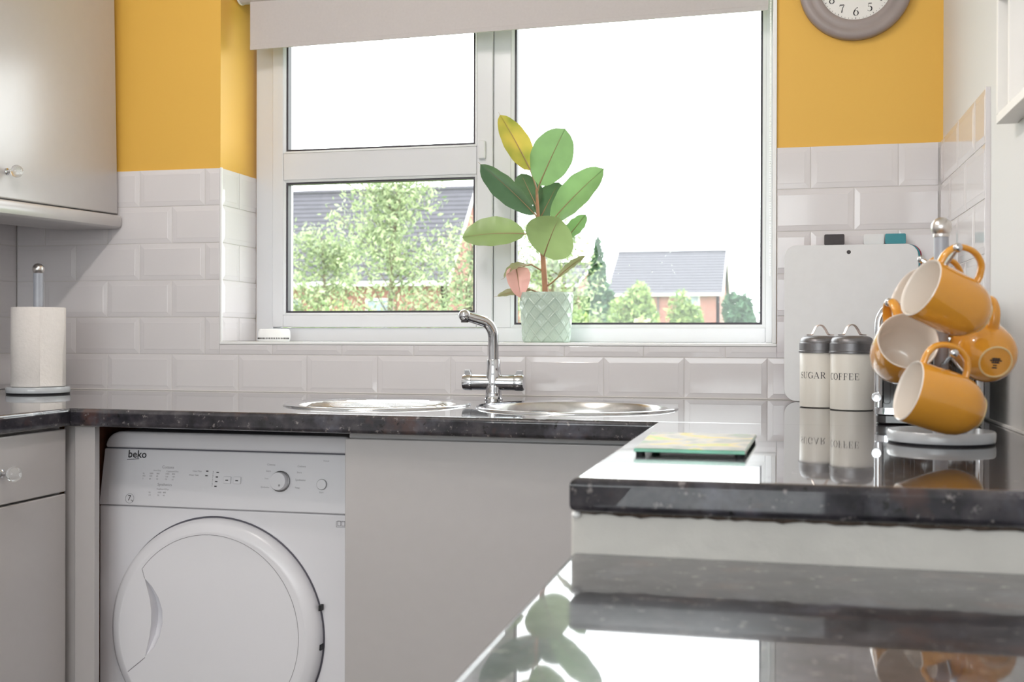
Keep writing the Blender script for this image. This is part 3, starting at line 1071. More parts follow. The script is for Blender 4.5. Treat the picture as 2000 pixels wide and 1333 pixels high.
# sink cabinet
sc = thing('sink_cabinet', 'plain grey base cabinet under the sink, right of the dryer', 'cabinet', (1.1, -0.4, FLOOR))
b = MB().box(0.8005, 0.818, -0.700, -0.06, FLOOR + .10, -T - .0005).box(1.392, 1.41, -0.700, -0.06, FLOOR + .10, -T - .0005)
b.box(0.818, 1.392, -0.700, -0.06, FLOOR + .10, FLOOR + .118).box(0.818, 1.392, -0.700, -0.684, -0.115, -T - .0005)
b.build('carcass', M['cab'], sc)
MB().box(0.8010, 1.41, -0.66, -0.64, FLOOR, FLOOR + .10).build('plinth', M['cab'], sc)
MB().box(0.7985, 1.4095, -0.7200, -0.7015, FLOOR + .112, -0.0495).build('door', M['cab'], sc, bevel=.0025, seg=3)
cq = thing('corner_post', 'grey corner post under the inner corner of the right worktop', 'post', (1.43, -0.74, FLOOR))
MB().box(1.4115, 1.4500, -0.7990, -0.7000, FLOOR + .10, -T - .0005).build('corner_face', M['cab'], cq, bevel=.001)
# right-hand base unit under the peninsula
pr_ = thing('base_cabinet', 'grey base cabinet under the right worktop, beside the plastered divider', 'cabinet', (1.7, -1.15, FLOOR))
MB().box(1.452, 1.99, -1.49, -0.80, FLOOR + .10, -T - .0005).build('carcass', M['cab'], pr_)
MB().box(1.50, 1.99, -1.49, -0.80, FLOOR, FLOOR + .10).build('plinth', M['cab'], pr_)
MB().box(1.432, 1.4505, -1.145, -0.805, FLOOR + .112, -0.05).build('door', M['cab'], pr_, bevel=.0025)
MB().box(1.432, 1.4505, -1.488, -1.149, FLOOR + .112, -0.05).build('door', M['cab'], pr_, bevel=.0025)
pq = thing('base_cabinet', 'grey base cabinet under the lower foreground worktop', 'cabinet', (1.7, -2.0, FLOOR))
MB().box(1.452, 1.99, -2.44, -1.59, FLOOR + .10, -0.1200).build('carcass', M['cab'], pq)
MB().box(1.50, 1.99, -2.44, -1.59, FLOOR, FLOOR + .10).build('plinth', M['cab'], pq)
for y0, y1 in ((-2.43, -2.02), (-2.01, -1.60)):
    MB().box(1.432, 1.4505, y0, y1, FLOOR + .112, -0.13).build('door', M['cab'], pq, bevel=.0025)

# ------------------------------------------------------------------ wall cabinet, upper left
rotc = Matrix.Rotation(math.radians(1.65), 3, 'X')
wc = thing('wall_cabinet', 'grey wall cabinet with a glass knob above the kitchen roll', 'cabinet', (-0.32, -0.004, 0.4885), rot=rotc)
WCm = WM[wc.name]


def loc(mb):
    """local cabinet coordinates -> world, so that build() brings them back"""
    A = np.array(WCm)
    P = np.array(mb.v)
    mb.v = (P @ A[:3, :3].T + A[:3, 3]).tolist()
    return mb


def cb(x0, x1, y0, y1, z0, z1):
    return loc(MB().box(x0, x1, y0, y1, z0, z1))


cx0 = XL + .02 + .32
cb(cx0, .140, -0.97, -0.006, 0.000, 0.90).build('carcass', M['cab'], wc)
wd = cb(.1405, .160, -0.585, -0.006, 0.0015, 0.90).build('door', M['cab'], wc, bevel=.004, seg=3)
cb(.1405, .160, -0.97, -0.589, 0.0015, 0.90).build('door', M['cab'], wc, bevel=.004, seg=3)
pts = [(-.02, -.0400), (.150, -.0400), (.160, -.0385), (.166, -.034), (.1685, -.026), (.1685, -.008), (.166, -.0035), (.160, -.0015), (-.02, -.0015)]
loc(MB().prism(pts, -0.99, -0.0045, 'y')).build('pelmet', M['cab'], wc, smooth=35)
k_ = MB().lathe([(.008, .160), (.008, .162), (.0048, .164), (.0044, .172), (.007, .175)], 20, 'x', (0, -0.463, .0655))
kn = loc(k_).build('knob', M['chrome'], wd, smooth=40)
prof = [(max(.0150 * math.sin(PI * j / 12), 1e-5), .160 + .0275 - .0140 * math.cos(PI * j / 12)) for j in range(13)]
loc(MB().lathe(prof, 24, 'x', (0, -0.463, .0655), False, False)).build('knob_ball', M['knob_glass'], kn, smooth=60)

# ------------------------------------------------------------------ roller blind
rb = thing('roller_blind', 'white roller blind drawn a little way down over the window', 'blind', (0.88, 0.1, 1.08))
MB().lathe([(.0285, WX0 + .003), (.0285, 1.607)], 32, 'x', (0, 0.105, 1.1135)).build('roller_cover', M['fabric'], rb, smooth=40)
for x in (WX0 + .001, 1.6055):
    MB().lathe([(.030, x), (.030, x + .005)], 32, 'x', (0, 0.105, 1.1135)).build('end_cap', M['white_plastic'], rb, smooth=40)
b = MB()
fx0, fx1, fy = 0.1860, 1.5990, 0.0950
vs = [(fx0, fy, .9540), (fx1, fy, .9730), (fx1, fy, 1.10), (fx0, fy, 1.10)]
b.add(vs + [(x, y + .0012, z) for x, y, z in vs], [(0, 1, 2, 3), (7, 6, 5, 4), (0, 4, 5, 1), (1, 5, 6, 2), (2, 6, 7, 3), (3, 7, 4, 0)])
b.build('fabric', M['fabric'], rb, smooth=0)
b = MB()
for zz, y in ((0, -.0018),):
    vs = [(fx0, fy - .0018, .9525), (fx1, fy - .0018, .9715), (fx1, fy - .0018, .9835), (fx0, fy - .0018, .9645)]
    b.add(vs + [(x, y2 + .0048, z) for x, y2, z in vs], [(0, 1, 2, 3), (7, 6, 5, 4), (0, 4, 5, 1), (1, 5, 6, 2), (2, 6, 7, 3), (3, 7, 4, 0)])
b.build('bottom_bar', M['fabric'], rb, bevel=.001)
b = MB()
z = 1.10
while z > 0.318:
    b.ball((1.6050, 0.075, z), .0021, 6, 4)
    b.ball((1.6050, 0.100, z - .003), .0021, 6, 4)
    z -= .0062
for i in range(8):
    a = PI * i / 7
    b.ball((1.6050, 0.0875 + .0125 * math.cos(a), 0.318 - .0125 * math.sin(a)), .0021, 6, 4)
b.build('bead_chain', M['white_plastic'], rb, kind='stuff')

# ------------------------------------------------------------------ serif glyphs from strokes
def arc(cx, cy, rx, ry, a0, a1, n=14):
    return [(cx + rx * math.cos(math.radians(a0 + (a1 - a0) * i / n)), cy + ry * math.sin(math.radians(a0 + (a1 - a0) * i / n))) for i in range(n + 1)]


TH, TN = .13, .045


def stem(x, y0=0.0, y1=1.0, w=TH):
    return ([(x, y0), (x, y1)], w)


def serif(x, y, h=.13):
    return ([(x - h, y), (x + h, y)], TN)


def vary(pts, f):
    return (pts, [f(x, y) for x, y in pts])


GLYPH = {
    'S': (.62, [vary(arc(.31, .74, .23, .23, 25, 270) + arc(.31, .26, .25, .24, 90, -160)[1:], lambda x, y: .06 + .09 * max(0, 1 - abs(y - .5) * 3.2)), ([(.52, .70), (.53, .98)], TN), ([(.07, .02), (.07, .32)], TN)]),
    'U': (.86, [stem(.17, .32, 1), ([(.71, .32), (.71, 1)], TN), vary(arc(.44, .32, .27, .30, 180, 360), lambda x, y: TN + (TH - TN) * max(0, (.5 - x) / .33)), serif(.17, .98), serif(.71, .98)]),
    'G': (.86, [vary(arc(.46, .5, .37, .49, 40, 320, 20), lambda x, y: TN + (TH - TN) * max(0, (.55 - x) / .46)), stem(.72, .06, .42), serif(.72, .42), ([(.74, .70), (.74, .98)], TN)]),
    'A': (.90, [([(.10, 0), (.42, 1)], TN), ([(.42, 1), (.76, 0)], TH), ([(.23, .34), (.62, .34)], TN), serif(.10, .02), serif(.76, .02)]),
    'R': (.86, [stem(.18), vary([(.18, .98)] + arc(.40, .74, .25, .24, 90, -90) + [(.18, .50)], lambda x, y: TN + (TH - TN) * max(0, (x - .42) / .23)), ([(.38, .50), (.74, .02)], TH * .9), serif(.18, .02), serif(.18, .98), serif(.76, .02, .09)]),
    'C': (.84, [vary(arc(.46, .5, .37, .49, 42, 318, 20), lambda x, y: TN + (TH - TN) * max(0, (.55 - x) / .46)), ([(.74, .68), (.74, .98)], TN), ([(.74, .04), (.74, .28)], TN)]),
    'O': (.90, [vary(arc(.45, .5, .37, .49, 0, 360, 28), lambda x, y: TN + (TH - TN) * min(1, abs(x - .45) / .34))]),
    'F': (.72, [stem(.18), ([(.18, .98), (.62, .98)], TN), ([(.62, .72), (.62, .98)], TN), ([(.18, .52), (.48, .52)], TN), ([(.48, .40), (.48, .64)], TN), serif(.18, .02, .16), serif(.14, .98, .10)]),
    'E': (.76, [stem(.18), ([(.18, .98), (.64, .98)], TN), ([(.64, .74), (.64, .98)], TN), ([(.18, .52), (.50, .52)], TN), ([(.50, .40), (.50, .64)], TN), ([(.12, .02), (.66, .02)], TN), ([(.66, .02), (.66, .28)], TN), serif(.14, .98, .10)]),
    '0': (.66, [vary(arc(.33, .5, .25, .49, 0, 360, 28), lambda x, y: TN + (TH - TN) * min(1, abs(x - .33) / .23))]),
    '1': (.44, [stem(.22), ([(.08, .80), (.22, .96)], TN), serif(.22, .02)]),
    '2': (.66, [vary(arc(.31, .72, .23, .26, 170, -30) + [(.10, .06)], lambda x, y: .05 + .09 * max(0, min(1, (x - .3) / .2))), ([(.08, .05), (.58, .05)], .10), ([(.58, .05), (.60, .24)], TN)]),
    '3': (.64, [vary(arc(.29, .74, .21, .23, 160, -90) + arc(.29, .27, .26, .25, 90, -165)[1:], lambda x, y: TN + .09 * max(0, min(1, (x - .3) / .2)))]),
    '4': (.68, [stem(.46), ([(.46, .98), (.06, .28)], TN), ([(.04, .28), (.64, .28)], .07), serif(.46, .02)]),
    '5': (.64, [([(.16, .96), (.54, .96)], .10), ([(.16, .96), (.13, .54)], TN), vary(arc(.28, .32, .26, .29, 125, -150, 18), lambda x, y: TN + .10 * max(0, min(1, (x - .28) / .2)))]),
    '6': (.66, [vary([(.54, .98), (.36, .88), (.20, .68)] + arc(.34, .32, .26, .31, 165, 525, 24), lambda x, y: TN + .10 * min(1, max(0, abs(x - .36) - .05) / .2))]),
    '7': (.62, [([(.06, .95), (.58, .95)], .12), ([(.06, .95), (.05, .76)], TN), vary([(.57, .92), (.36, .50), (.28, .02)], lambda x, y: .05 + .09 * max(0, 1 - y))]),
    '8': (.66, [vary(arc(.33, .75, .20, .22, 0, 360, 22), lambda x, y: TN + .06 * min(1, abs(x - .33) / .15)), vary(arc(.33, .27, .26, .26, 0, 360, 24), lambda x, y: TN + .08 * min(1, abs(x - .33) / .2))]),
    '9': (.66, [vary([(.12, .02), (.30, .12), (.46, .32)] + arc(.32, .68, .26, .31, -15, 345, 24), lambda x, y: TN + .10 * min(1, max(0, abs(x - .30) - .05) / .2))]),
}


def glyph_quads(ch):
    w, st = GLYPH[ch]
    out = []
    for pts, wd_ in st:
        n_ = len(pts)
        ws = wd_ if isinstance(wd_, list) else [wd_] * n_
        L_, R_ = [], []
        for i in range(n_):
            a = Vector(pts[max(i - 1, 0)])
            c = Vector(pts[min(i + 1, n_ - 1)])
            t = (c - a).normalized()
            nn = Vector((-t.y, t.x))
            p = Vector(pts[i])
            L_.append(p + nn * ws[i] / 2)
            R_.append(p - nn * ws[i] / 2)
        for i in range(n_ - 1):
            out.append((L_[i], R_[i], R_[i + 1], L_[i + 1]))
    return w, out


# ------------------------------------------------------------------ wall clock
KX, KZ, KR = 1.802, 0.9885, 0.1300
ck = thing('wall_clock', 'round taupe-framed wall clock with black serif numerals on the yellow wall', 'clock', (KX, 0.008, KZ))
MB().lathe([(.060, .0078), (KR - .004, .0078), (KR, .004), (KR, -.010), (KR - .004, -.016), (KR - .014, -.019), (KR - .021, -.0165), (KR - .026, -.0150), (KR - .032, -.0170), (KR - .040, -.0185), (KR - .0455, -.0150), (KR - .0465, -.008)], 96, 'y', (KX, 0, KZ), False, False).build('bezel', M['clock'], ck, smooth=50)
dl = MB().lathe([(KR - .0462, -.0078), (1e-5, -.0078)], 72, 'y', (KX, 0, KZ), False, False).build('dial_face', M['dial'], ck, smooth=0)
for hnum in range(1, 13):
    a = math.radians(90 - 30 * hnum)
    s = str(hnum)
    hgt = .0195
    tot = sum(GLYPH[c][0] for c in s) * hgt
    px, pz = KX + .0635 * math.cos(a), KZ + .0635 * math.sin(a)
    b = MB()
    xo = px - tot / 2
    for c in s:
        w_, qs = glyph_quads(c)
        for q in qs:
            b.add([(xo + v.x * hgt, -.0082, pz - hgt / 2 + v.y * hgt) for v in q], [(0, 1, 2, 3)])
        xo += w_ * hgt
    b.build('numeral', M['ink'], ck, smooth=0)
b = MB()
for i in range(60):
    a = 2 * PI * i / 60
    w_ = .0007 if i % 5 else .0012
    l_ = .0030 if i % 5 else .0045
    dx, dz = math.cos(a), math.sin(a)
    r1, r2 = .0815 - l_, .0815
    b.add([(KX + dx * r1 - dz * w_ / 2, -.0082, KZ + dz * r1 + dx * w_ / 2), (KX + dx * r1 + dz * w_ / 2, -.0082, KZ + dz * r1 - dx * w_ / 2), (KX + dx * r2 + dz * w_ / 2, -.0082, KZ + dz * r2 - dx * w_ / 2), (KX + dx * r2 - dz * w_ / 2, -.0082, KZ + dz * r2 + dx * w_ / 2)], [(0, 1, 2, 3)])
b.build('minute_track', M['ink'], dl, smooth=0)
for ang, ln, nm in ((62, .045, 'hour_hand'), (118, .066, 'minute_hand')):
    a = math.radians(ang)
    dx, dz = math.cos(a), math.sin(a)
    MB().add([(KX - dz * .002, -.0100, KZ + dx * .002), (KX + dz * .002, -.0100, KZ - dx * .002), (KX + dx * ln, -.0100, KZ + dz * ln)], [(0, 1, 2)]).build(nm, M['ink'], ck, smooth=0)

# ------------------------------------------------------------------ kitchen roll on its stand
QX, QY = -0.243, -0.240
kh = thing('kitchen_roll_holder', 'grey kitchen roll holder with a steel ball finial in the left corner', 'roll holder', (QX, QY, 0))
MB().lathe([(.0765, .0003), (.0770, .0040)], 48, c=(QX, QY, 0)).build('rubber_ring', M['black_rubber'], kh, smooth=30)
MB().lathe([(.0775, .0042), (.0782, .0075), (.0782, .0165), (.0765, .0190), (.012, .0192)], 48, c=(QX, QY, 0)).build('base', M['base_grey'], kh, smooth=40)
MB().lathe([(.0125, .019), (.0125, .313)], 24, c=(QX, QY, 0)).build('rod', M['blue_grey'], kh, smooth=40)
MB().ball((QX, QY, .3235), .0150, 24, 16).build('finial', M['satin'], kh, smooth=60)
kr = thing('kitchen_roll', 'white kitchen paper roll standing on the grey holder', 'paper roll', (QX, QY, .02))
b = MB()
N = 64
for z in (.0200, .0215, .2225, .2240):
    for i in range(N):
        a = 2 * PI * i / N
        r = .0662 + .0006 * math.sin(3 * a + z * 30) - (.0012 if z in (.0200, .2240) else 0)
        b.v.append((QX + r * math.cos(a), QY + r * math.sin(a), z))
for z in (.2240, .0200):
    for i in range(N):
        a = 2 * PI * i / N
        b.v.append((QX + .0205 * math.cos(a), QY + .0205 * math.sin(a), z))
order = [0, 1, 2, 3, 4, 5, 0]
for k in range(6):
    p, q = order[k], order[k + 1]
    for i in range(N):
        j = (i + 1) % N
        b.f.append((p * N + i, p * N + j, q * N + j, q * N + i))
        b.m.append(0)
b.build('paper', M['paper'], kr, smooth=40)
MB().lathe([(.0205, .0203), (.0205, .2237), (.0193, .2237), (.0193, .0203), (.0205, .0203)], 32, c=(QX, QY, 0), cap0=False, cap1=False).build('card_core', M['card'], kr, smooth=40)
b = MB()
fl = []
for z, bulge in ((.0215, .0), (.06, .0012), (.10, .0008), (.135, .0045), (.17, .0065), (.20, .0060), (.2225, .0035)):
    row = []
    for a_, e_ in ((-50, .0006), (-35, .0012), (-20, .35), (-6, .75), (4, 1.0)):
        a = math.radians(a_)
        r = .0664 + (e_ if e_ < .01 else e_ * bulge + .0010)
        row.append((QX + r * math.cos(a), QY + r * math.sin(a), z))
    fl.append(row)
vs = [p for row in fl for p in row]
fs = [(i * 5 + k, i * 5 + k + 1, i * 5 + k + 6, i * 5 + k + 5) for i in range(6) for k in range(4)]
b.add(vs, fs).build('loose_sheet', M['paper'], kr, smooth=60)

# ------------------------------------------------------------------ small round vented device on the sill
vd = thing('vented_device', 'small round white vented plastic device at the left end of the window sill', 'device', (0.2465, 0.125, 0.1362))
MB().lathe([(.0405, .1363), (.0435, .1385), (.0452, .1480), (.0450, .1560), (.0440, .1650), (.0420, .1698), (.0380, .1716), (1e-5, .1722)], 48, c=(.2465, .125, 0)).build('case', M['white_plastic'], vd, smooth=40)
for k in range(30):
    a = math.radians(180 + 6 * k + 3)
    m_ = MB()
    for dr_, tw in ((.0444, .0), (.0456, .0)):
        pass
    ca, sa = math.cos(a), math.sin(a)
    w_ = .0011
    vs = []
    for r in (.0440, .04555):
        for t, z in ((-w_, .1430), (w_, .1430), (w_, .1475), (-w_, .1475)):
            vs.append((.2465 + r * ca - t * sa, .125 + r * sa + t * ca, z))
    m_.add(vs, [(0, 1, 2, 3), (7, 6, 5, 4), (0, 4, 5, 1), (1, 5, 6, 2), (2, 6, 7, 3), (3, 7, 4, 0)])
    m_.build('vent_slot', M['dark_slot'], vd, smooth=0)

# ------------------------------------------------------------------ potted rubber plant
PX, PY, PZ = 1.0330, 0.1000, 0.1363
pl = thing('potted_rubber_plant', 'rubber plant with broad leaves in a sage diamond-patterned pot on the sill', 'plant', (PX, PY, PZ))
b = MB()
NA, NZ = 240, 72
H = .1310
for j in range(NZ + 1):
    z = H * j / NZ
    base = .0600 + .0088 * min(1, z / H * 1.15)
    if z < .006:
        base -= .003 * (1 - z / .006) ** 2
    for i in range(NA):
        a = 2 * PI * i / NA
        u = a / (2 * PI) * 12
        v = z / H * 3.4
        p1, p2 = (u + v) % 1.0, (u - v) % 1.0
        dd = min(min(p1, 1 - p1), min(p2, 1 - p2))
        pil = 0.0 if j in (0, NZ) or z > H - .005 else (.0030 * math.exp(-(dd / .050) ** 2) + .0009 * math.exp(-((dd - .19) / .05) ** 2))
        r = base + pil
        b.v.append((PX + r * math.cos(a), PY + r * math.sin(a), PZ + z))
for r, z in ((.0645, H), (.0640, H - .012)):
    for i in range(NA):
        a = 2 * PI * i / NA
        b.v.append((PX + r * math.cos(a), PY + r * math.sin(a), PZ + z))
for j in range(NZ + 2):
    for i in range(NA):
        k2 = (i + 1) % NA
        b.f.append((j * NA + i, j * NA + k2, (j + 1) * NA + k2, (j + 1) * NA + i))
b.f.append(tuple(range(NA))[::-1])
b.m = [0] * len(b.f)
b.build('pot', M['pot'], pl, smooth=60)
MB().lathe([(.0650, PZ + H - .0115), (.03, PZ + H - .009), (1e-5, PZ + H - .008)], 40, c=(PX, PY, 0), cap0=False).build('soil', M['soil'], pl, smooth=60)


def smooth_path(pts, n=6):
    P = [Vector(p) for p in pts]
    P = [P[0] * 2 - P[1]] + P + [P[-1] * 2 - P[-2]]
    out = []
    for i in range(1, len(P) - 2):
        for k in range(n):
            t = k / n
            a, b_, c, d_ = P[i - 1], P[i], P[i + 1], P[i + 2]
            out.append(0.5 * ((2 * b_) + (c - a) * t + (2 * a - 5 * b_ + 4 * c - d_) * t * t + (3 * b_ - a - 3 * c + d_) * t ** 3))
    out.append(P[-2])
    return out


st = smooth_path([(1.031, .100, .252), (1.028, .100, .30), (1.023, .100, .364), (1.016, .100, .42), (1.011, .100, .459), (1.008, .100, .50), (1.006, .100, .540)], 5)
MB().tube(st, [.0084 - .0050 * i / (len(st) - 1) for i in range(len(st))], 14).build('stem', M['stem'], pl, smooth=60)

LM = {
    'yellow': leaf_mat('yellow_green_leaf', lin(146, 156, 66), 0.5, 0.35, 0.18, lin(186, 164, 76)),
    'green': leaf_mat('mid_green_leaf', lin(118, 150, 98), 0.42, 0.30, 0.12),
    'dark': leaf_mat('deep_green_leaf', lin(86, 114, 84), 0.2, 0.30, 0.12),
    'pale': leaf_mat('pale_green_leaf', lin(142, 162, 108), 0.30, 0.32, 0.10),
    'olive': leaf_mat('olive_leaf', lin(140, 140, 104), 0.25, 0.4, 0.1),
    'pink': leaf_mat('pink_underside_leaf', lin(222, 172, 164), 0.3, 0.4, 0.12),
}


def leaf(base, tip, width, normal, mkey, fold=0.12, droop=0.0, twist=0.0, petiole=None, peak=0.48, ribdir=1):
    B_, T_ = Vector(base), Vector(tip)
    d0 = T_ - B_
    Ln = d0.length
    d0n = d0.normalized()
    N0 = Vector(normal)
    N0 = (N0 - d0n * N0.dot(d0n)).normalized()
    nl, nw = 18, 8
    vs, ribp = [], []
    for i in range(nl + 1):
        t = i / nl
        c = B_ + d0 * t + N0 * (droop * Ln * 4 * t * (1 - t))
        tw = twist * (t - .5)
        n1 = (N0 * math.cos(tw) + d0n.cross(N0) * math.sin(tw))
        sd_ = d0n.cross(n1)
        tt = t ** (math.log(.5) / math.log(peak))
        w = width * .5 * max(0.0, math.sin(PI * tt)) ** .54
        if t > .93:
            w *= .72 + .28 * (1 - t) / .07
        for k in range(nw + 1):
            s = -1 + 2 * k / nw
            lift = fold * w * (abs(s) ** 1.4) + .0014 * math.sin(t * 26 + s * 2) * abs(s) * (w / (width * .5 + 1e-6))
            vs.append(c + sd_ * (s * w) + n1 * lift)
        ribp.append(c - n1 * .0006 + d0n * 0)
    fs = []
    for i in range(nl):
        for k in range(nw):
            fs.append((i * (nw + 1) + k, i * (nw + 1) + k + 1, (i + 1) * (nw + 1) + k + 1, (i + 1) * (nw + 1) + k))
    # tiny drip tip
    n_ = len(vs)
    te = T_ + d0n * .008
    vs += [te]
    m0 = nl * (nw + 1)
    o = MB().add(vs, fs).build('leaf', LM[mkey], pl, smooth=60)
    rp = ([Vector(p) for p in petiole] if petiole else []) + ribp + [te]
    rr = [.0024] * (len(petiole) if petiole else 0) + [.0021 - .0016 * i / nl for i in range(nl + 1)] + [.0004]
    MB().tube(rp, rr, 6).build('midrib', M['rib'], o, smooth=60)
    return o


leaf((.990, .098, .590), (.909, .088, .738), .076, (.45, -.85, .25), 'yellow', .10, .03, .2, petiole=[(1.006, .1, .540), (.998, .1, .566)])
leaf((1.014, .090, .548), (1.088, .066, .690), .120, (-.12, -.97, .12), 'green', .06, .02, .1, petiole=[(1.006, .1, .520), (1.009, .096, .534)], peak=.52)
leaf((1.004, .092, .472), (.864, .056, .604), .088, (-.42, -.72, -.40), 'dark', .30, -.03, -.2, petiole=[(1.012, .1, .455)], peak=.56)
leaf((1.048, .085, .452), (1.190, .060, .582), .104, (-.30, -.80, .35), 'green', .16, .03, .1, petiole=[(1.012, .098, .448), (1.030, .092, .446)], peak=.5)
leaf((1.000, .118, .500), (.952, .150, .590), .075, (.4, -.75, .3), 'dark', .10, 0, 0, petiole=[(1.010, .104, .475)])
leaf((1.012, .122, .468), (1.052, .165, .566), .085, (-.1, -.9, .3), 'dark', .10, 0, 0, petiole=[(1.011, .104, .450)])
leaf((.978, .088, .422), (.812, .066, .414), .098, (.05, -.86, .55), 'pale', .22, .05, .0, petiole=[(1.016, .098, .415), (.996, .092, .424)], peak=.5)
leaf((1.030, .080, .362), (1.080, .026, .456), .140, (-.30, -.85, -.45), 'pale', .10, .05, .1, petiole=[(1.024, .096, .368)], peak=.5)
leaf((1.082, .128, .412), (1.128, .150, .476), .058, (-.4, -.8, .3), 'green', .10, 0, 0, petiole=[(1.020, .104, .400), (1.050, .116, .398)])
leaf((1.062, .098, .306), (1.139, .086, .362), .026, (-.45, -.80, .4), 'olive', .20, .04, .1, petiole=[(1.030, .1, .282), (1.046, .1, .292)])
leaf((.953, .092, .333), (.972, .062, .252), .064, (.30, -.90, -.10), 'pink', .55, .06, .2, petiole=[(1.026, .1, .322), (.992, .098, .342)], peak=.36)
leaf((.994, .094, .275), (.904, .080, .258), .026, (.0, -.80, .60), 'olive', .25, .05, 0, petiole=[(1.026, .108, .262)])
leaf((.984, .090, .340), (.926, .066, .305), .042, (-.35, -.55, .75), 'olive', .3, .14, .3)

# ------------------------------------------------------------------ chopping boards leaning on the wall
def board(label, off, bm_, tabx, tm, front):
    t = thing('chopping_board', label, 'chopping board', (1.79 + off, -0.05, 0), group='chopping boards leaning on the tiles')
    y0 = -0.066 + .0075 * front
    tilt = math.radians(5.4)
    A = Matrix.Translation((1.639 + off, y0, 0.0005)) @ Matrix.Rotation(-tilt, 4, 'X')

    def tr(mb):
        mb.v = [tuple(A @ Vector(p)) for p in mb.v]
        return mb
    tr(MB().prism(rrect(0, .302, 0, .371, .028, 6), -.0028, .0028, 'y')).build('board', bm_, t, bevel=.001)
    tr(MB().prism(rrect(tabx, tabx + .046, .3715, .3960, .003, 3), -.0035, .0035, 'y')).build('tab', tm, t, bevel=.0008)
    return t, tr


t, tr = board('white chopping board with a black index tab, frontmost behind the canisters', 0, M['board_white'], .0915, M['board_black'], 0)
tr(MB().lathe([(.0048, -.0030), (.0048, -.0024)], 20, 'y', (.147, 0, .353))).build('hanging_hole', M['board_black'], t)
board('teal chopping board with a teal index tab, directly behind the white one', .0055, M['board_teal'], .2240, M['board_teal'], 1)
board('red-edged chopping board with a pale index tab, rearmost against the tiles', .0095, M['board_red'], .1720, M['board_white'], 2)

# ------------------------------------------------------------------ canisters
def canister(word, label, cx, cy, r, a_c, pitch, hl):
    t = thing('canister', label, 'canister', (cx, cy, 0), group='cream lettered canisters')
    MB().lathe([(r - .002, .0004), (r, .0020), (r, .1200), (r - .001, .1215)], 64, c=(cx, cy, 0)).build('body', M['canister'], t, smooth=40)
    ld = MB().lathe([(r + .0006, .1175), (r + .0026, .1180), (r + .0026, .1215), (r + .0012, .1225), (r + .0012, .1385), (r - .0010, .1400), (r - .0012, .1440), (r - .004, .1495), (r - .010, .1530), (r - .016, .1540), (1e-5, .1548)], 64, c=(cx, cy, 0), cap0=False).build('lid', M['pewter'], t, smooth=40)
    # strap handle: arch across the lid
    ha = math.radians(hl)
    ux, uy = math.cos(ha), math.sin(ha)
    path = [(-.027, .1552), (-.019, .1556), (-.0155, .160), (-.010, .1715), (-.003, .1765), (.005, .1750), (.011, .168), (.0165, .158), (.020, .1556), (.028, .1552)]
    sp2 = smooth_path([(p[0], 0, p[1]) for p in path], 4)
    vs, fs = [], []
    for q in sp2:
        for w_, dz in ((-.0075, 0), (.0075, 0), (.0075, .0018), (-.0075, .0018)):
            vs.append((cx + q.x * ux - w_ * uy, cy + q.x * uy + w_ * ux, q.z + dz))
    for i in range(len(sp2) - 1):
        for k in range(4):
            k2 = (k + 1) % 4
            fs.append((i * 4 + k, i * 4 + k2, i * 4 + 4 + k2, i * 4 + 4 + k))
    MB().add(vs, fs).build('lid_handle', M['strap'], ld, smooth=40)
    # lettering wrapped on the round body
    h_ = .0135
    widths = [GLYPH[c][0] for c in word]
    tot = sum(widths) * h_ * pitch
    s = -tot / 2
    b = MB()
    zc = .0700
    for c, w_ in zip(word, widths):
        _, qs = glyph_quads(c)
        for q in qs:
            vv = []
            for v in q:
                sa = s + v.x * h_
                an = math.radians(a_c) + sa / r
                rr = r + .00025
                vv.append((cx + rr * math.cos(an), cy + rr * math.sin(an), zc - h_ / 2 + v.y * h_))
            b.add(vv, [(0, 1, 2, 3)])
        s += w_ * h_ * pitch
    b.build('lettering', M['ink'], t, smooth=0)
    return t


VA = math.degrees(math.atan2(-2.41, -.156))         # azimuth from canister to the viewer
canister('SUGAR', 'cream canister lettered SUGAR, the left one of the pair', 1.7125, -0.2680, .0425, VA - 22, 1.12, 14)
canister('COFFEE', 'cream canister lettered COFFEE, between the SUGAR one and the mugs', 1.7740, -0.3400, .0440, VA - 25, 1.12, 14)

# ------------------------------------------------------------------ toaster behind the mugs
ts = thing('toaster', 'black and chrome toaster standing end-on behind the mug tree', 'toaster', (1.785, -0.750, 0))
tx0, tx1, ty0, ty1 = 1.7850, 1.9580, -0.750, -0.500


def arch(x0, x1, z0, z1, r, n=8):
    out = [(x0, z0), (x1, z0)]
    for i in range(n + 1):
        a = PI / 2 * i / n
        out.append((x1 - r + r * math.cos(a), z1 - r + r * math.sin(a)))
    for i in range(n + 1):
        a = PI / 2 + PI / 2 * i / n
        out.append((x0 + r + r * math.cos(a), z1 - r + r * math.sin(a)))
    return out


MB().prism(arch(tx0 + .004, tx1 - .004, .030, .214, .044), ty0 + .006, ty1 - .006, 'y').build('body', M['black_gloss'], ts, smooth=40)
for yc in (ty0 + .003, ty1 - .003):
    path = arch(tx0 + .0065, tx1 - .0065, .030, .2125, .042, 10)[1:] + [(tx0 + .0065, .030)]
    MB().tube([(x, yc, z) for x, z in path], .0075, 14, up=(0, 1, 0)).build('end_frame', M['chrome'], ts, smooth=60)
for k in range(9):
    x = tx0 + .020 + k * .0166
    MB().prism(rrect(x - .0058, x + .0058, .036, .196 - (.018 if k in (0, 8) else 0), .004, 3), ty0 - .0005, ty0 + .010, 'y').build('rib', M['black_gloss'], ts, bevel=.001)
for k in range(9):
    y = ty0 + .035 + k * .0225
    MB().box(tx0 + .0015, tx0 + .006, y - .008, y + .008, .036, .165).build('rib', M['black_gloss'], ts, bevel=.0015)
MB().prism(rrect(tx0 - .001, tx1 + .001, ty0 - .004, ty1 + .004, .02), .0175, .0300, 'z').build('chrome_band', M['chrome'], ts, bevel=.001)
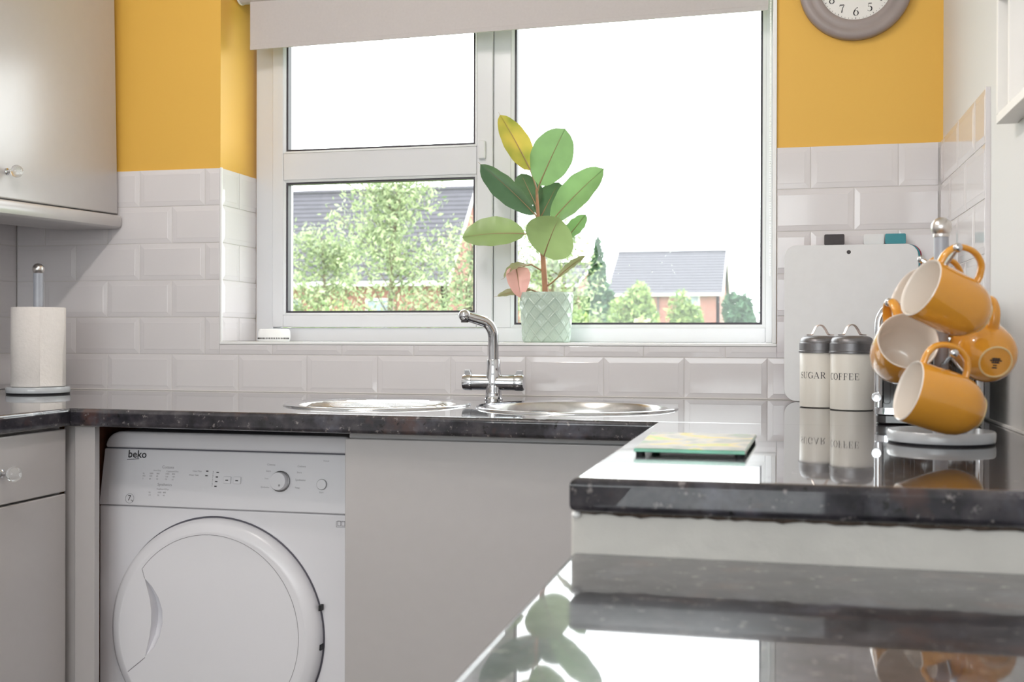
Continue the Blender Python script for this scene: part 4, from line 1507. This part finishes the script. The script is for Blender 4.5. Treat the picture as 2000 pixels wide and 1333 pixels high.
MB().prism(rrect(tx0 + .001, tx1 - .001, ty0 + .002, ty1 - .002, .02), .0008, .0175, 'z').build('base', M['black_gloss'], ts, bevel=.003)
for x in (tx0 + .062, tx1 - .062):
    MB().box(x - .014, x + .014, ty0 + .035, ty1 - .035, .212, .2165).build('slot', M['cab_dark'], ts)
lk = MB().lathe([(.0085, -.764), (.0085, -.7505)], 20, 'y', (tx0 + .0035, 0, .0480)).build('control_knob', M['chrome'], ts, smooth=40, bevel=.001)
MB().lathe([(.0040, -.7655), (.0040, -.7638)], 16, 'y', (tx0 + .0035, 0, .0480)).build('knob_cap', M['satin'], lk, smooth=40)

ts.rotation_euler.z = math.radians(-6.5)      # turned a little towards the corner

# ------------------------------------------------------------------ mug tree and mugs
GX, GY = 1.8480, -1.0710
mt = thing('mug_tree', 'grey mug tree with a steel ball finial and chrome arms holding mustard mugs', 'mug tree', (GX, GY, 0))
MB().lathe([(.0715, .0003), (.0720, .0030)], 56, c=(GX, GY, 0)).build('rubber_ring', M['black_rubber'], mt, smooth=30)
MB().lathe([(.0725, .0030), (.0732, .0055), (.0732, .0155), (.0715, .0180), (.012, .0184)], 56, c=(GX, GY, 0)).build('base', M['base_grey'], mt, smooth=40)
MB().lathe([(.0102, .018), (.0102, .298)], 24, c=(GX, GY, 0)).build('pole', M['blue_grey'], mt, smooth=40)
MB().lathe([(.0110, .2940), (.0114, .2960), (.0110, .2985)], 24, c=(GX, GY, 0)).build('collar', M['satin'], mt, smooth=40)
MB().ball((GX, GY, .3080), .0142, 24, 16).build('finial', M['satin'], mt, smooth=60)
for tip_ in ((1.850, -1.205, .268), (1.832, -0.985, .268), (1.775, -1.098, .200), (1.908, -1.062, .196), (1.842, -1.228, .130), (1.836, -0.990, .116)):
    v = Vector(tip_)
    b0 = Vector((GX, GY, v.z - .022))
    ar = MB().tube([b0, b0.lerp(v, .5), v], .0032, 12).build('arm', M['chrome'], mt, smooth=50)
    MB().ball(tip_, .0062, 16, 10).build('arm_ball', M['chrome'], ar, smooth=60)

MH, MR = .098, .0415


def make_mug(label):
    t = thing('mug', label, 'mug', (0, 0, 0), group='mustard mugs on the mug tree')
    op = [(.0205, .0022), (.0215, .0008), (.0226, .0020), (.0260, .0052), (.0325, .0120), (.0378, .0220), (.0405, .0340), (.0414, .0460), (MR, .0600), (MR, MH - .0025), (MR - .0004, MH - .0012)]
    MB().lathe(op, 56, cap0=False, cap1=False).build('body', M['mug_yellow'], t, smooth=60)
    ip = [(MR - .0004, MH - .0012), (MR - .0013, MH), (MR - .0026, MH - .0008), (MR - .0034, MH - .004), (MR - .0036, .055), (MR - .0048, .036), (MR - .0085, .022), (.0260, .0110), (.0180, .0066), (1e-5, .0060)]
    MB().lathe(ip, 56, cap0=False, cap1=False).build('lining', M['mug_white'], t, smooth=60)
    MB().lathe([(.0202, .0024), (.0210, .0002), (.0222, .0002), (.0228, .0022)], 40, cap0=False, cap1=False).build('foot_ring', M['mug_foot'], t, smooth=40)
    MB().lathe([(.0206, .0020), (1e-5, .0022)], 40, cap0=False, cap1=False).build('underside', M['mug_yellow'], t, smooth=40)
    b = MB()
    for k, (x, l) in enumerate(((-.0085, .005), (-.0050, .004), (-.0010, .0085), (.0020, .0125), (.0045, .0090))):
        b.box(x - .0008, x + .0008, -l / 1.6, l / 1.6, .0012, .0019)
    for y in (-.003, 0, .003):
        b.box(-.002, .0060, y - .0005, y + .0005, .0012, .0019)
    b.build('base_mark', M['ink'], t, smooth=0)
    hp = smooth_path([(MR - .002, 0, MH - .0080), (MR + .011, 0, MH - .0085), (MR + .0235, 0, MH - .0150), (MR + .0300, 0, MH - .0280), (MR + .0300, 0, MH - .0440), (MR + .0215, 0, MH - .0590), (MR + .008, 0, MH - .0655), (MR - .003, 0, MH - .0665)], 6)
    MB().tube(hp, .0052, 14, flat=(.80, 1.35), up=(0, 1, 0)).build('handle', M['mug_yellow'], t, smooth=60)
    return t


def pose(rim, a, h):
    a = Vector(a).normalized()
    h = Vector(h)
    h = (h - a * h.dot(a)).normalized()
    y = a.cross(h)
    o = Vector(rim) - a * MH
    return Matrix(((h.x, y.x, a.x, o.x), (h.y, y.y, a.y, o.y), (h.z, y.z, a.z, o.z), (0, 0, 0, 1)))


MUGS = [
    ('mustard mug hanging highest at the front, tilted with its opening to the left', (1.804, -1.199, .217), (-.839, -.364, .405), (.456, -.066, .887)),
    ('mustard mug half hidden behind the topmost one, only its pale rim and handle showing', (1.808, -1.008, .216), (-.835, -.371, .407), (.458, -.056, .887)),
    ('mustard mug with its cream inside facing the viewer, above the lowest mug', (1.796, -1.139, .146), (.096, -.929, .358), (-.237, .328, .914)),
    ('mustard mug with its round marked base facing the viewer, beside the right wall', (1.895, -1.036, .148), (-.166, .932, .323), (.132, -.304, .944)),
    ('mustard mug hanging lowest, just above the grey base, opening to the left', (1.786, -1.224, .081), (-.922, -.242, .302), (.306, .023, .952)),
]
proto = make_mug(MUGS[0][0])
PART = kids(proto)
for i, (lb, rim, a, h) in enumerate(MUGS):
    if i == 0:
        r = proto
    else:
        r = proto.copy()
        COL.objects.link(r)
        r['label'] = lb
        for ch in PART:
            c = ch.copy()
            COL.objects.link(c)
            c.parent = r
    r.matrix_world = pose(rim, a, h)

# ------------------------------------------------------------------ glass coaster
ct = thing('glass_coaster', 'green-edged glass trivet with a blotched floral print on the right worktop', 'trivet', (1.515, -1.235, 0))
cr = [(1.4438, -1.3580), (1.5812, -1.3608), (1.5917, -1.1140), (1.4400, -1.1106)]
MB().prism(cr, .0048, .0092, 'z').build('glass_plate', M['glass_edge'], ct, smooth=0, bevel=.0005)
cc = Vector((1.514, -1.236))
MB().prism([tuple(cc + (Vector(p) - cc) * .985) for p in cr], .0093, .0096, 'z').build('print', M['coaster'], ct, smooth=0)
for p in cr:
    q = cc + (Vector(p) - cc) * .90
    MB().lathe([(.006, .0002), (.006, .0048)], 12, c=(q.x, q.y, 0)).build('rubber_foot', M['black_rubber'], ct)

# ------------------------------------------------------------------ white box shelf on the right wall
bs = thing('wall_shelf', 'shallow white box shelf fixed to the right wall near the edge of the picture', 'shelf', (1.98, -1.10, 0.499))
sy0, sy1 = -1.42, -0.812
MB().box(1.9672, 1.9995, sy0, sy1, .4990, .5140).build('bottom_board', M['shelf'], bs, bevel=.001)
MB().box(1.9672, 1.9995, sy0, sy1, .9500, .9650).build('top_board', M['shelf'], bs, bevel=.001)
MB().box(1.9672, 1.9995, sy1 - .012, sy1, .5142, .9498).build('side_board', M['shelf'], bs, bevel=.001)
MB().box(1.9672, 1.9995, sy0, sy0 + .012, .5142, .9498).build('side_board', M['shelf'], bs, bevel=.001)
MB().box(1.9672, 1.9995, sy0 + .0125, sy1 - .0125, .6980, .7090).build('middle_board', M['shelf'], bs, bevel=.001)
MB().box(1.9940, 1.9994, sy0 + .0125, sy1 - .0125, .5142, .6978).build('back_board', M['shelf'], bs)
MB().box(1.9720, 1.9938, -0.8900, -0.8780, .5142, .6978).build('divider', M['shelf'], bs, bevel=.0008)

# ------------------------------------------------------------------ ceiling spot bar (out of the frame, lights the room)
cl = thing('ceiling_spotlight', 'white three-lamp spotlight bar on the kitchen ceiling', 'ceiling lamp', (0.72, -1.60, CEIL))
MB().box(0.695, 0.745, -2.05, -1.15, CEIL - .03, CEIL - .0005).build('bar', M['lamp'], cl, bevel=.004)
for p in LAMPS:
    hd = MB().lathe([(.012, CEIL - .03), (.012, CEIL - .055), (.034, CEIL - .075), (.046, CEIL - .10), (.044, CEIL - .10), (.031, CEIL - .077)], 24, c=(p[0], p[1], 0), cap1=False).build('lamp_head', M['lamp'], cl, smooth=40)

# ------------------------------------------------------------------ outside
MG = {
    'lawn': mat('lawn', lin(116, 140, 84), 0.9, noise=(1.5, 0.25)),
    'brick': mat('red_brick', lin(140, 96, 88), 0.9, noise=(3, 0.12)),
    'roof': mat('slate_grey_roof_tile', lin(70, 68, 75), 0.75, noise=(2.5, 0.12)),
    'fascia': mat('white_fascia', lin(200, 200, 200), 0.5, noise=(3, 0.02)),
    'winglass': mat('dark_window_glass', lin(120, 130, 140), 0.1, noise=(1, 0.1)),
    'bark': mat('grey_brown_bark', lin(104, 92, 78), 0.9, noise=(12, 0.2)),
    'drain': mat('black_downpipe', lin(70, 62, 66), 0.5, noise=(5, 0.05)),
}
MB().box(-70, 60, 0.5, 160, -1.30, -1.05).build('ground', MG['lawn'], kind='structure', smooth=0)


def house(name, label, x0, x1, yf, yr, yb, zg, ze, zr, courses, as_parts, win_at=(), pipe_at=()):
    t = thing(name, label, 'house', ((x0 + x1) / 2, (yf + yb) / 2, zg))
    zb = ze
    b = MB()
    # walls with gables
    xi0, xi1, yi, yo = x0 + .25, x1 - .25, yf + .45, yb - .45
    zap = ze + (zr - ze) * .93
    for x in (xi0, xi1):
        s_ = .25 if x == xi0 else -.25
        prof_ = [(yi, zg), (yo, zg), (yo, ze), (yr, zap), (yi, ze)]
        b.prism(prof_, x, x + s_, 'x')
    b.box(xi0, xi1, yi, yi + .25, zg, ze).box(xi0, xi1, yo - .25, yo, zg, ze)
    b.build('wall', MG['brick'], t, smooth=0)
    # roof slopes as overlapping courses
    allb = MB()
    for k in range(courses):
        f0, f1 = k / courses, (k + 1.35) / courses
        for (ya, za, yb2) in ((yf, ze, yr), (yb, ze, yr)):
            y0_, z0_ = ya + (yb2 - ya) * f0, ze + (zr - ze) * f0
            y1_, z1_ = ya + (yb2 - ya) * min(f1, 1), ze + (zr - ze) * min(f1, 1)
            lf = .10
            vs = [(x0, y0_, z0_), (x1, y0_, z0_), (x1, y0_, z0_ + lf), (x0, y0_, z0_ + lf), (x0, y1_, z1_ - .01), (x1, y1_, z1_ - .01), (x1, y1_, z1_ + .02), (x0, y1_, z1_ + .02)]
            q = [(0, 1, 2, 3), (5, 4, 7, 6), (3, 2, 6, 7), (1, 0, 4, 5), (0, 3, 7, 4), (2, 1, 5, 6)]
            if as_parts and ya == yf:
                MB().add(vs, q).build('tile_course', MG['roof'], t, smooth=0)
            else:
                allb.add(vs, q)
    allb.build('roof', MG['roof'], t, smooth=0)
    MB().tube([(x0, yr, zr + .05), (x1, yr, zr + .05)], .13, 8).build('ridge', MG['roof'], t)
    b = MB()
    for x in (x0 - .06, x1 - .02):
        for ya in (yf, yb):
            vs = [(x, ya, ze - .12), (x + .08, ya, ze - .12), (x + .08, yr, zr - .12), (x, yr, zr - .12), (x, ya, ze + .10), (x + .08, ya, ze + .10), (x + .08, yr, zr + .10), (x, yr, zr + .10)]
            b.add(vs, [(0, 3, 2, 1), (4, 5, 6, 7), (0, 1, 5, 4), (1, 2, 6, 5), (2, 3, 7, 6), (3, 0, 4, 7)])
    b.build('barge_board', MG['fascia'], t, smooth=0)
    MB().box(x0, x1, yf - .12, yf + .02, ze - .20, ze + .02).build('gutter', MG['fascia'], t, smooth=0)
    for (wx, wz, ww, wh) in win_at:
        f = ring(MB(), wx, wx + ww, wz, wz + wh, .10, yi - .06, yi + .05)
        f.box(wx + .1, wx + ww - .1, yi - .05, yi + .04, wz + wh * .5 - .05, wz + wh * .5 + .05)
        f.box(wx - .12, wx + ww + .12, yi - .16, yi, wz - .14, wz)
        fo = f.build('window', MG['fascia'], t, smooth=0)
        MB().box(wx + .1, wx + ww - .1, yi - .02, yi - .01, wz + .1, wz + wh - .1).build('pane', MG['winglass'], fo, smooth=0)
    for wx in pipe_at:
        MB().tube([(wx, yi - .08, zg), (wx, yi - .08, ze - .1)], .06, 8).build('downpipe', MG['drain'], t)
    return t


house('house', 'house with a large ribbed grey roof behind the leafy tree, seen in the left pane', -25.0, -12.2, 43.6, 48, 52.6, -1.05, 2.62, 7.20, 20, True, win_at=((-16.2, .6, 1.3, 1.3), (-20.6, .6, 1.3, 1.3)))
house('house', 'red brick house with a grey roof, seen through the right pane', -10.6, -2.05, 79.6, 86, 92.6, -1.05, 3.46, 6.95, 15, False, win_at=((-4.86, 1.95, 1.12, 1.40), (-8.6, 1.95, 1.12, 1.40)), pipe_at=(-6.80,))
house('house', 'distant grey-roofed house just left of the dark conifer', -20.5, -14.2, 88.0, 95, 102, -1.05, 4.6, 6.75, 9, False)


def foliage(pts, size, jit=.5):
    """leaf blades (two triangles folded) at pts (n,3)"""
    n = len(pts)
    d = rng.normal(size=(n, 3))
    d /= np.linalg.norm(d, axis=1)[:, None]
    e = rng.normal(size=(n, 3))
    e -= d * np.sum(e * d, axis=1)[:, None]
    e /= np.linalg.norm(e, axis=1)[:, None]
    s = (size * (1 + jit * rng.uniform(-1, 1, n)))[:, None]
    p = np.asarray(pts)
    V = np.stack([p - d * s, p + e * s * .42, p + d * s, p - e * s * .42], axis=1).reshape(-1, 3)
    mb = MB()
    mb.v = V.tolist()
    mb.f = [(4 * i, 4 * i + 1, 4 * i + 2, 4 * i + 3) for i in range(n)]
    mb.m = [0] * n
    return mb


FM = {
    'birch': leaf_mat('light_birch_leaf', lin(116, 134, 100), 0.35, 0.5, 0.25, lin(164, 174, 136), island=True, spec=.3),
    'conifer': leaf_mat('blue_green_needle', lin(54, 84, 66), 0.1, 0.7, 0.3, lin(84, 112, 86), island=True, spec=.2),
    'shrub': leaf_mat('mid_green_shrub_leaf', lin(104, 132, 84), 0.3, 0.6, 0.3, lin(154, 170, 108), island=True, spec=.2),
    'cream': leaf_mat('cream_flowering_shrub', lin(150, 160, 110), 0.2, 0.6, 0.2, lin(216, 212, 176), island=True, spec=.2),
}


def leafy_tree(label, base, height, spread, n_br, n_leaf, size, fm, name='tree', seed=1, lean=0.0):
    global rng
    rng = np.random.default_rng(seed)
    t = thing(name, label, 'tree', base)
    B_ = np.array(base, float)
    tb = MB()
    top = B_ + np.array([lean, 0, height])
    tp = [tuple(B_ + (top - B_) * f + np.array([math.sin(f * 5 + seed) * .06, 0, 0])) for f in np.linspace(0, .96, 9)]
    tb.tube(tp, [.075 * (1 - .85 * f) for f in np.linspace(0, 1, 9)], 8)
    P = []
    for k in range(n_br):
        f = rng.uniform(.22, .95)
        p0 = B_ + (top - B_) * f
        az = rng.uniform(0, 2 * PI)
        ln = spread * (1.15 - .80 * f) * rng.uniform(.55, 1.05)
        up_ = rng.uniform(.35, .95) * ln
        p1 = p0 + np.array([math.cos(az) * ln, math.sin(az) * ln * .8, up_])
        mid = (p0 + p1) / 2 + np.array([0, 0, -.06 * ln])
        tb.tube([tuple(p0), tuple(mid), tuple(p1)], [.022 * (1.1 - f), .014 * (1.1 - f), .004], 5)
        m = int(n_leaf / n_br)
        u = rng.beta(2.2, 1.4, m)[:, None]
        c = p0 * (1 - u) ** 2 + 2 * mid * u * (1 - u) + p1 * u ** 2
        P.append(c + rng.normal(size=(m, 3)) * np.array([.16, .16, .14]) * (spread / 1.6) ** .5)
    tb.build('trunk', MG['bark'], t, smooth=60)
    foliage(np.concatenate(P), size).build('foliage', FM[fm], t, smooth=0, kind='stuff')
    return t


leafy_tree('loose light green birch-like tree in front of the ribbed roof, middle of the left pane', (-4.30, 14.0, -1.05), 3.80, 1.60, 72, 6800, .043, 'birch', seed=3)
leafy_tree('light green young tree at the left edge of the left pane', (-7.30, 18.2, -1.05), 3.35, 1.5, 56, 4200, .052, 'birch', seed=5)
leafy_tree('light green young tree beside the mullion, at the right end of the left pane', (-1.95, 10.2, -1.05), 2.45, .95, 52, 4000, .034, 'birch', seed=8)
leafy_tree('airy green sapling behind the rubber plant, left end of the right pane', (-2.75, 19.0, -1.05), 3.5, 1.5, 60, 4600, .052, 'birch', seed=11)


def conifer(label, base, height, r, n, fm, size, seed):
    global rng
    rng = np.random.default_rng(seed)
    t = thing('conifer', label, 'tree', base)
    B_ = np.array(base, float)
    MB().tube([tuple(B_), tuple(B_ + np.array([0, 0, height * .97]))], [.14, .02], 8).build('trunk', MG['bark'], t)
    P = []
    tiers = 17
    for k in range(tiers):
        f = k / (tiers - 1)
        z = height * (.12 + .86 * f)
        rk = r * (1.05 - f) * rng.uniform(.85, 1.15)
        m = int(n * (1.12 - f) / (tiers * .6))
        a = rng.uniform(0, 2 * PI, m)
        lob = 1 + .25 * np.sin(a * 5 + k)
        u = np.sqrt(rng.uniform(.15, 1, m))
        P.append(np.stack([B_[0] + rk * lob * u * np.cos(a), B_[1] + rk * lob * u * np.sin(a), B_[2] + z - rk * .35 * u + rng.normal(size=m) * .07], axis=1))
    foliage(np.concatenate(P), size).build('foliage', FM[fm], t, smooth=0, kind='stuff')
    return t


def bush(label, c, rx, ry, rz, n, fm, size, seed, name='shrub', lobes=7):
    global rng
    rng = np.random.default_rng(seed)
    t = thing(name, label, 'shrub', (c[0], c[1], -1.05))
    P = []
    tb = MB()
    for k in range(lobes):
        q = np.array([rng.uniform(-.6, .6), rng.uniform(-.6, .6), rng.uniform(-.9, .75)])
        q[:2] *= (1 - .55 * max(q[2], 0))
        cen = np.array(c) + q * np.array([rx, ry, rz])
        rad = rng.uniform(.42, .62)
        d = rng.normal(size=(n // lobes, 3))
        d /= np.linalg.norm(d, axis=1)[:, None]
        u = rng.uniform(.05, 1.0, n // lobes)[:, None] ** .4
        P.append(cen + d * u * np.array([rx, ry, rz]) * rad)
        tb.tube([(c[0], c[1], -1.05), tuple((cen + np.array([c[0], c[1], -1.05])) / 2 + np.array([q[0] * .2, 0, 0])), tuple(cen)], [.06, .04, .015], 6)
    tb.build('branch', MG['bark'], t)
    foliage(np.concatenate(P), size).build('foliage', FM[fm], t, smooth=0, kind='stuff')
    return t


conifer('tall dark blue-green conifer left of the brick house', (-5.86, 45, -1.05), 5.50, 1.05, 9500, 'conifer', .14, 2)
bush('bushy light green tree in front of the brick house wall, just right of the conifer', (-3.62, 40, .50), 1.15, .9, 1.95, 5200, 'shrub', .12, 21)
bush('bushy light green tree in front of the brick house, left of its white window', (-1.95, 41, .40), .95, .8, 1.75, 4400, 'shrub', .12, 23)
bush('dark green tree right of the brick house gable, lower bush at the pane edge', (.15, 46, .7), .8, .8, 1.35, 4600, 'conifer', .13, 25)
bush('tall dark green tree cut off by the right edge of the right pane', (1.75, 50, 1.2), 1.0, .9, 2.3, 5200, 'conifer', .13, 27)
bush('low cream-flowering bush at the foot of the brick house', (-1.62, 25, .10), .62, .5, .52, 1500, 'cream', .075, 29, lobes=9)
bush('broad green bush between the plant pot and the conifer', (-4.7, 33, -.15), 1.1, .9, 1.05, 2600, 'shrub', .12, 31)
bush('low green bush at the foot of the leafy trees, bottom of the left pane', (-2.9, 8.2, -.25), .95, .4, .72, 3600, 'shrub', .028, 33, lobes=12)
bush('long green hedge-like bush below the brick house', (-3.6, 52, -.1), 3.2, .8, .85, 2600, 'shrub', .12, 35, lobes=14)
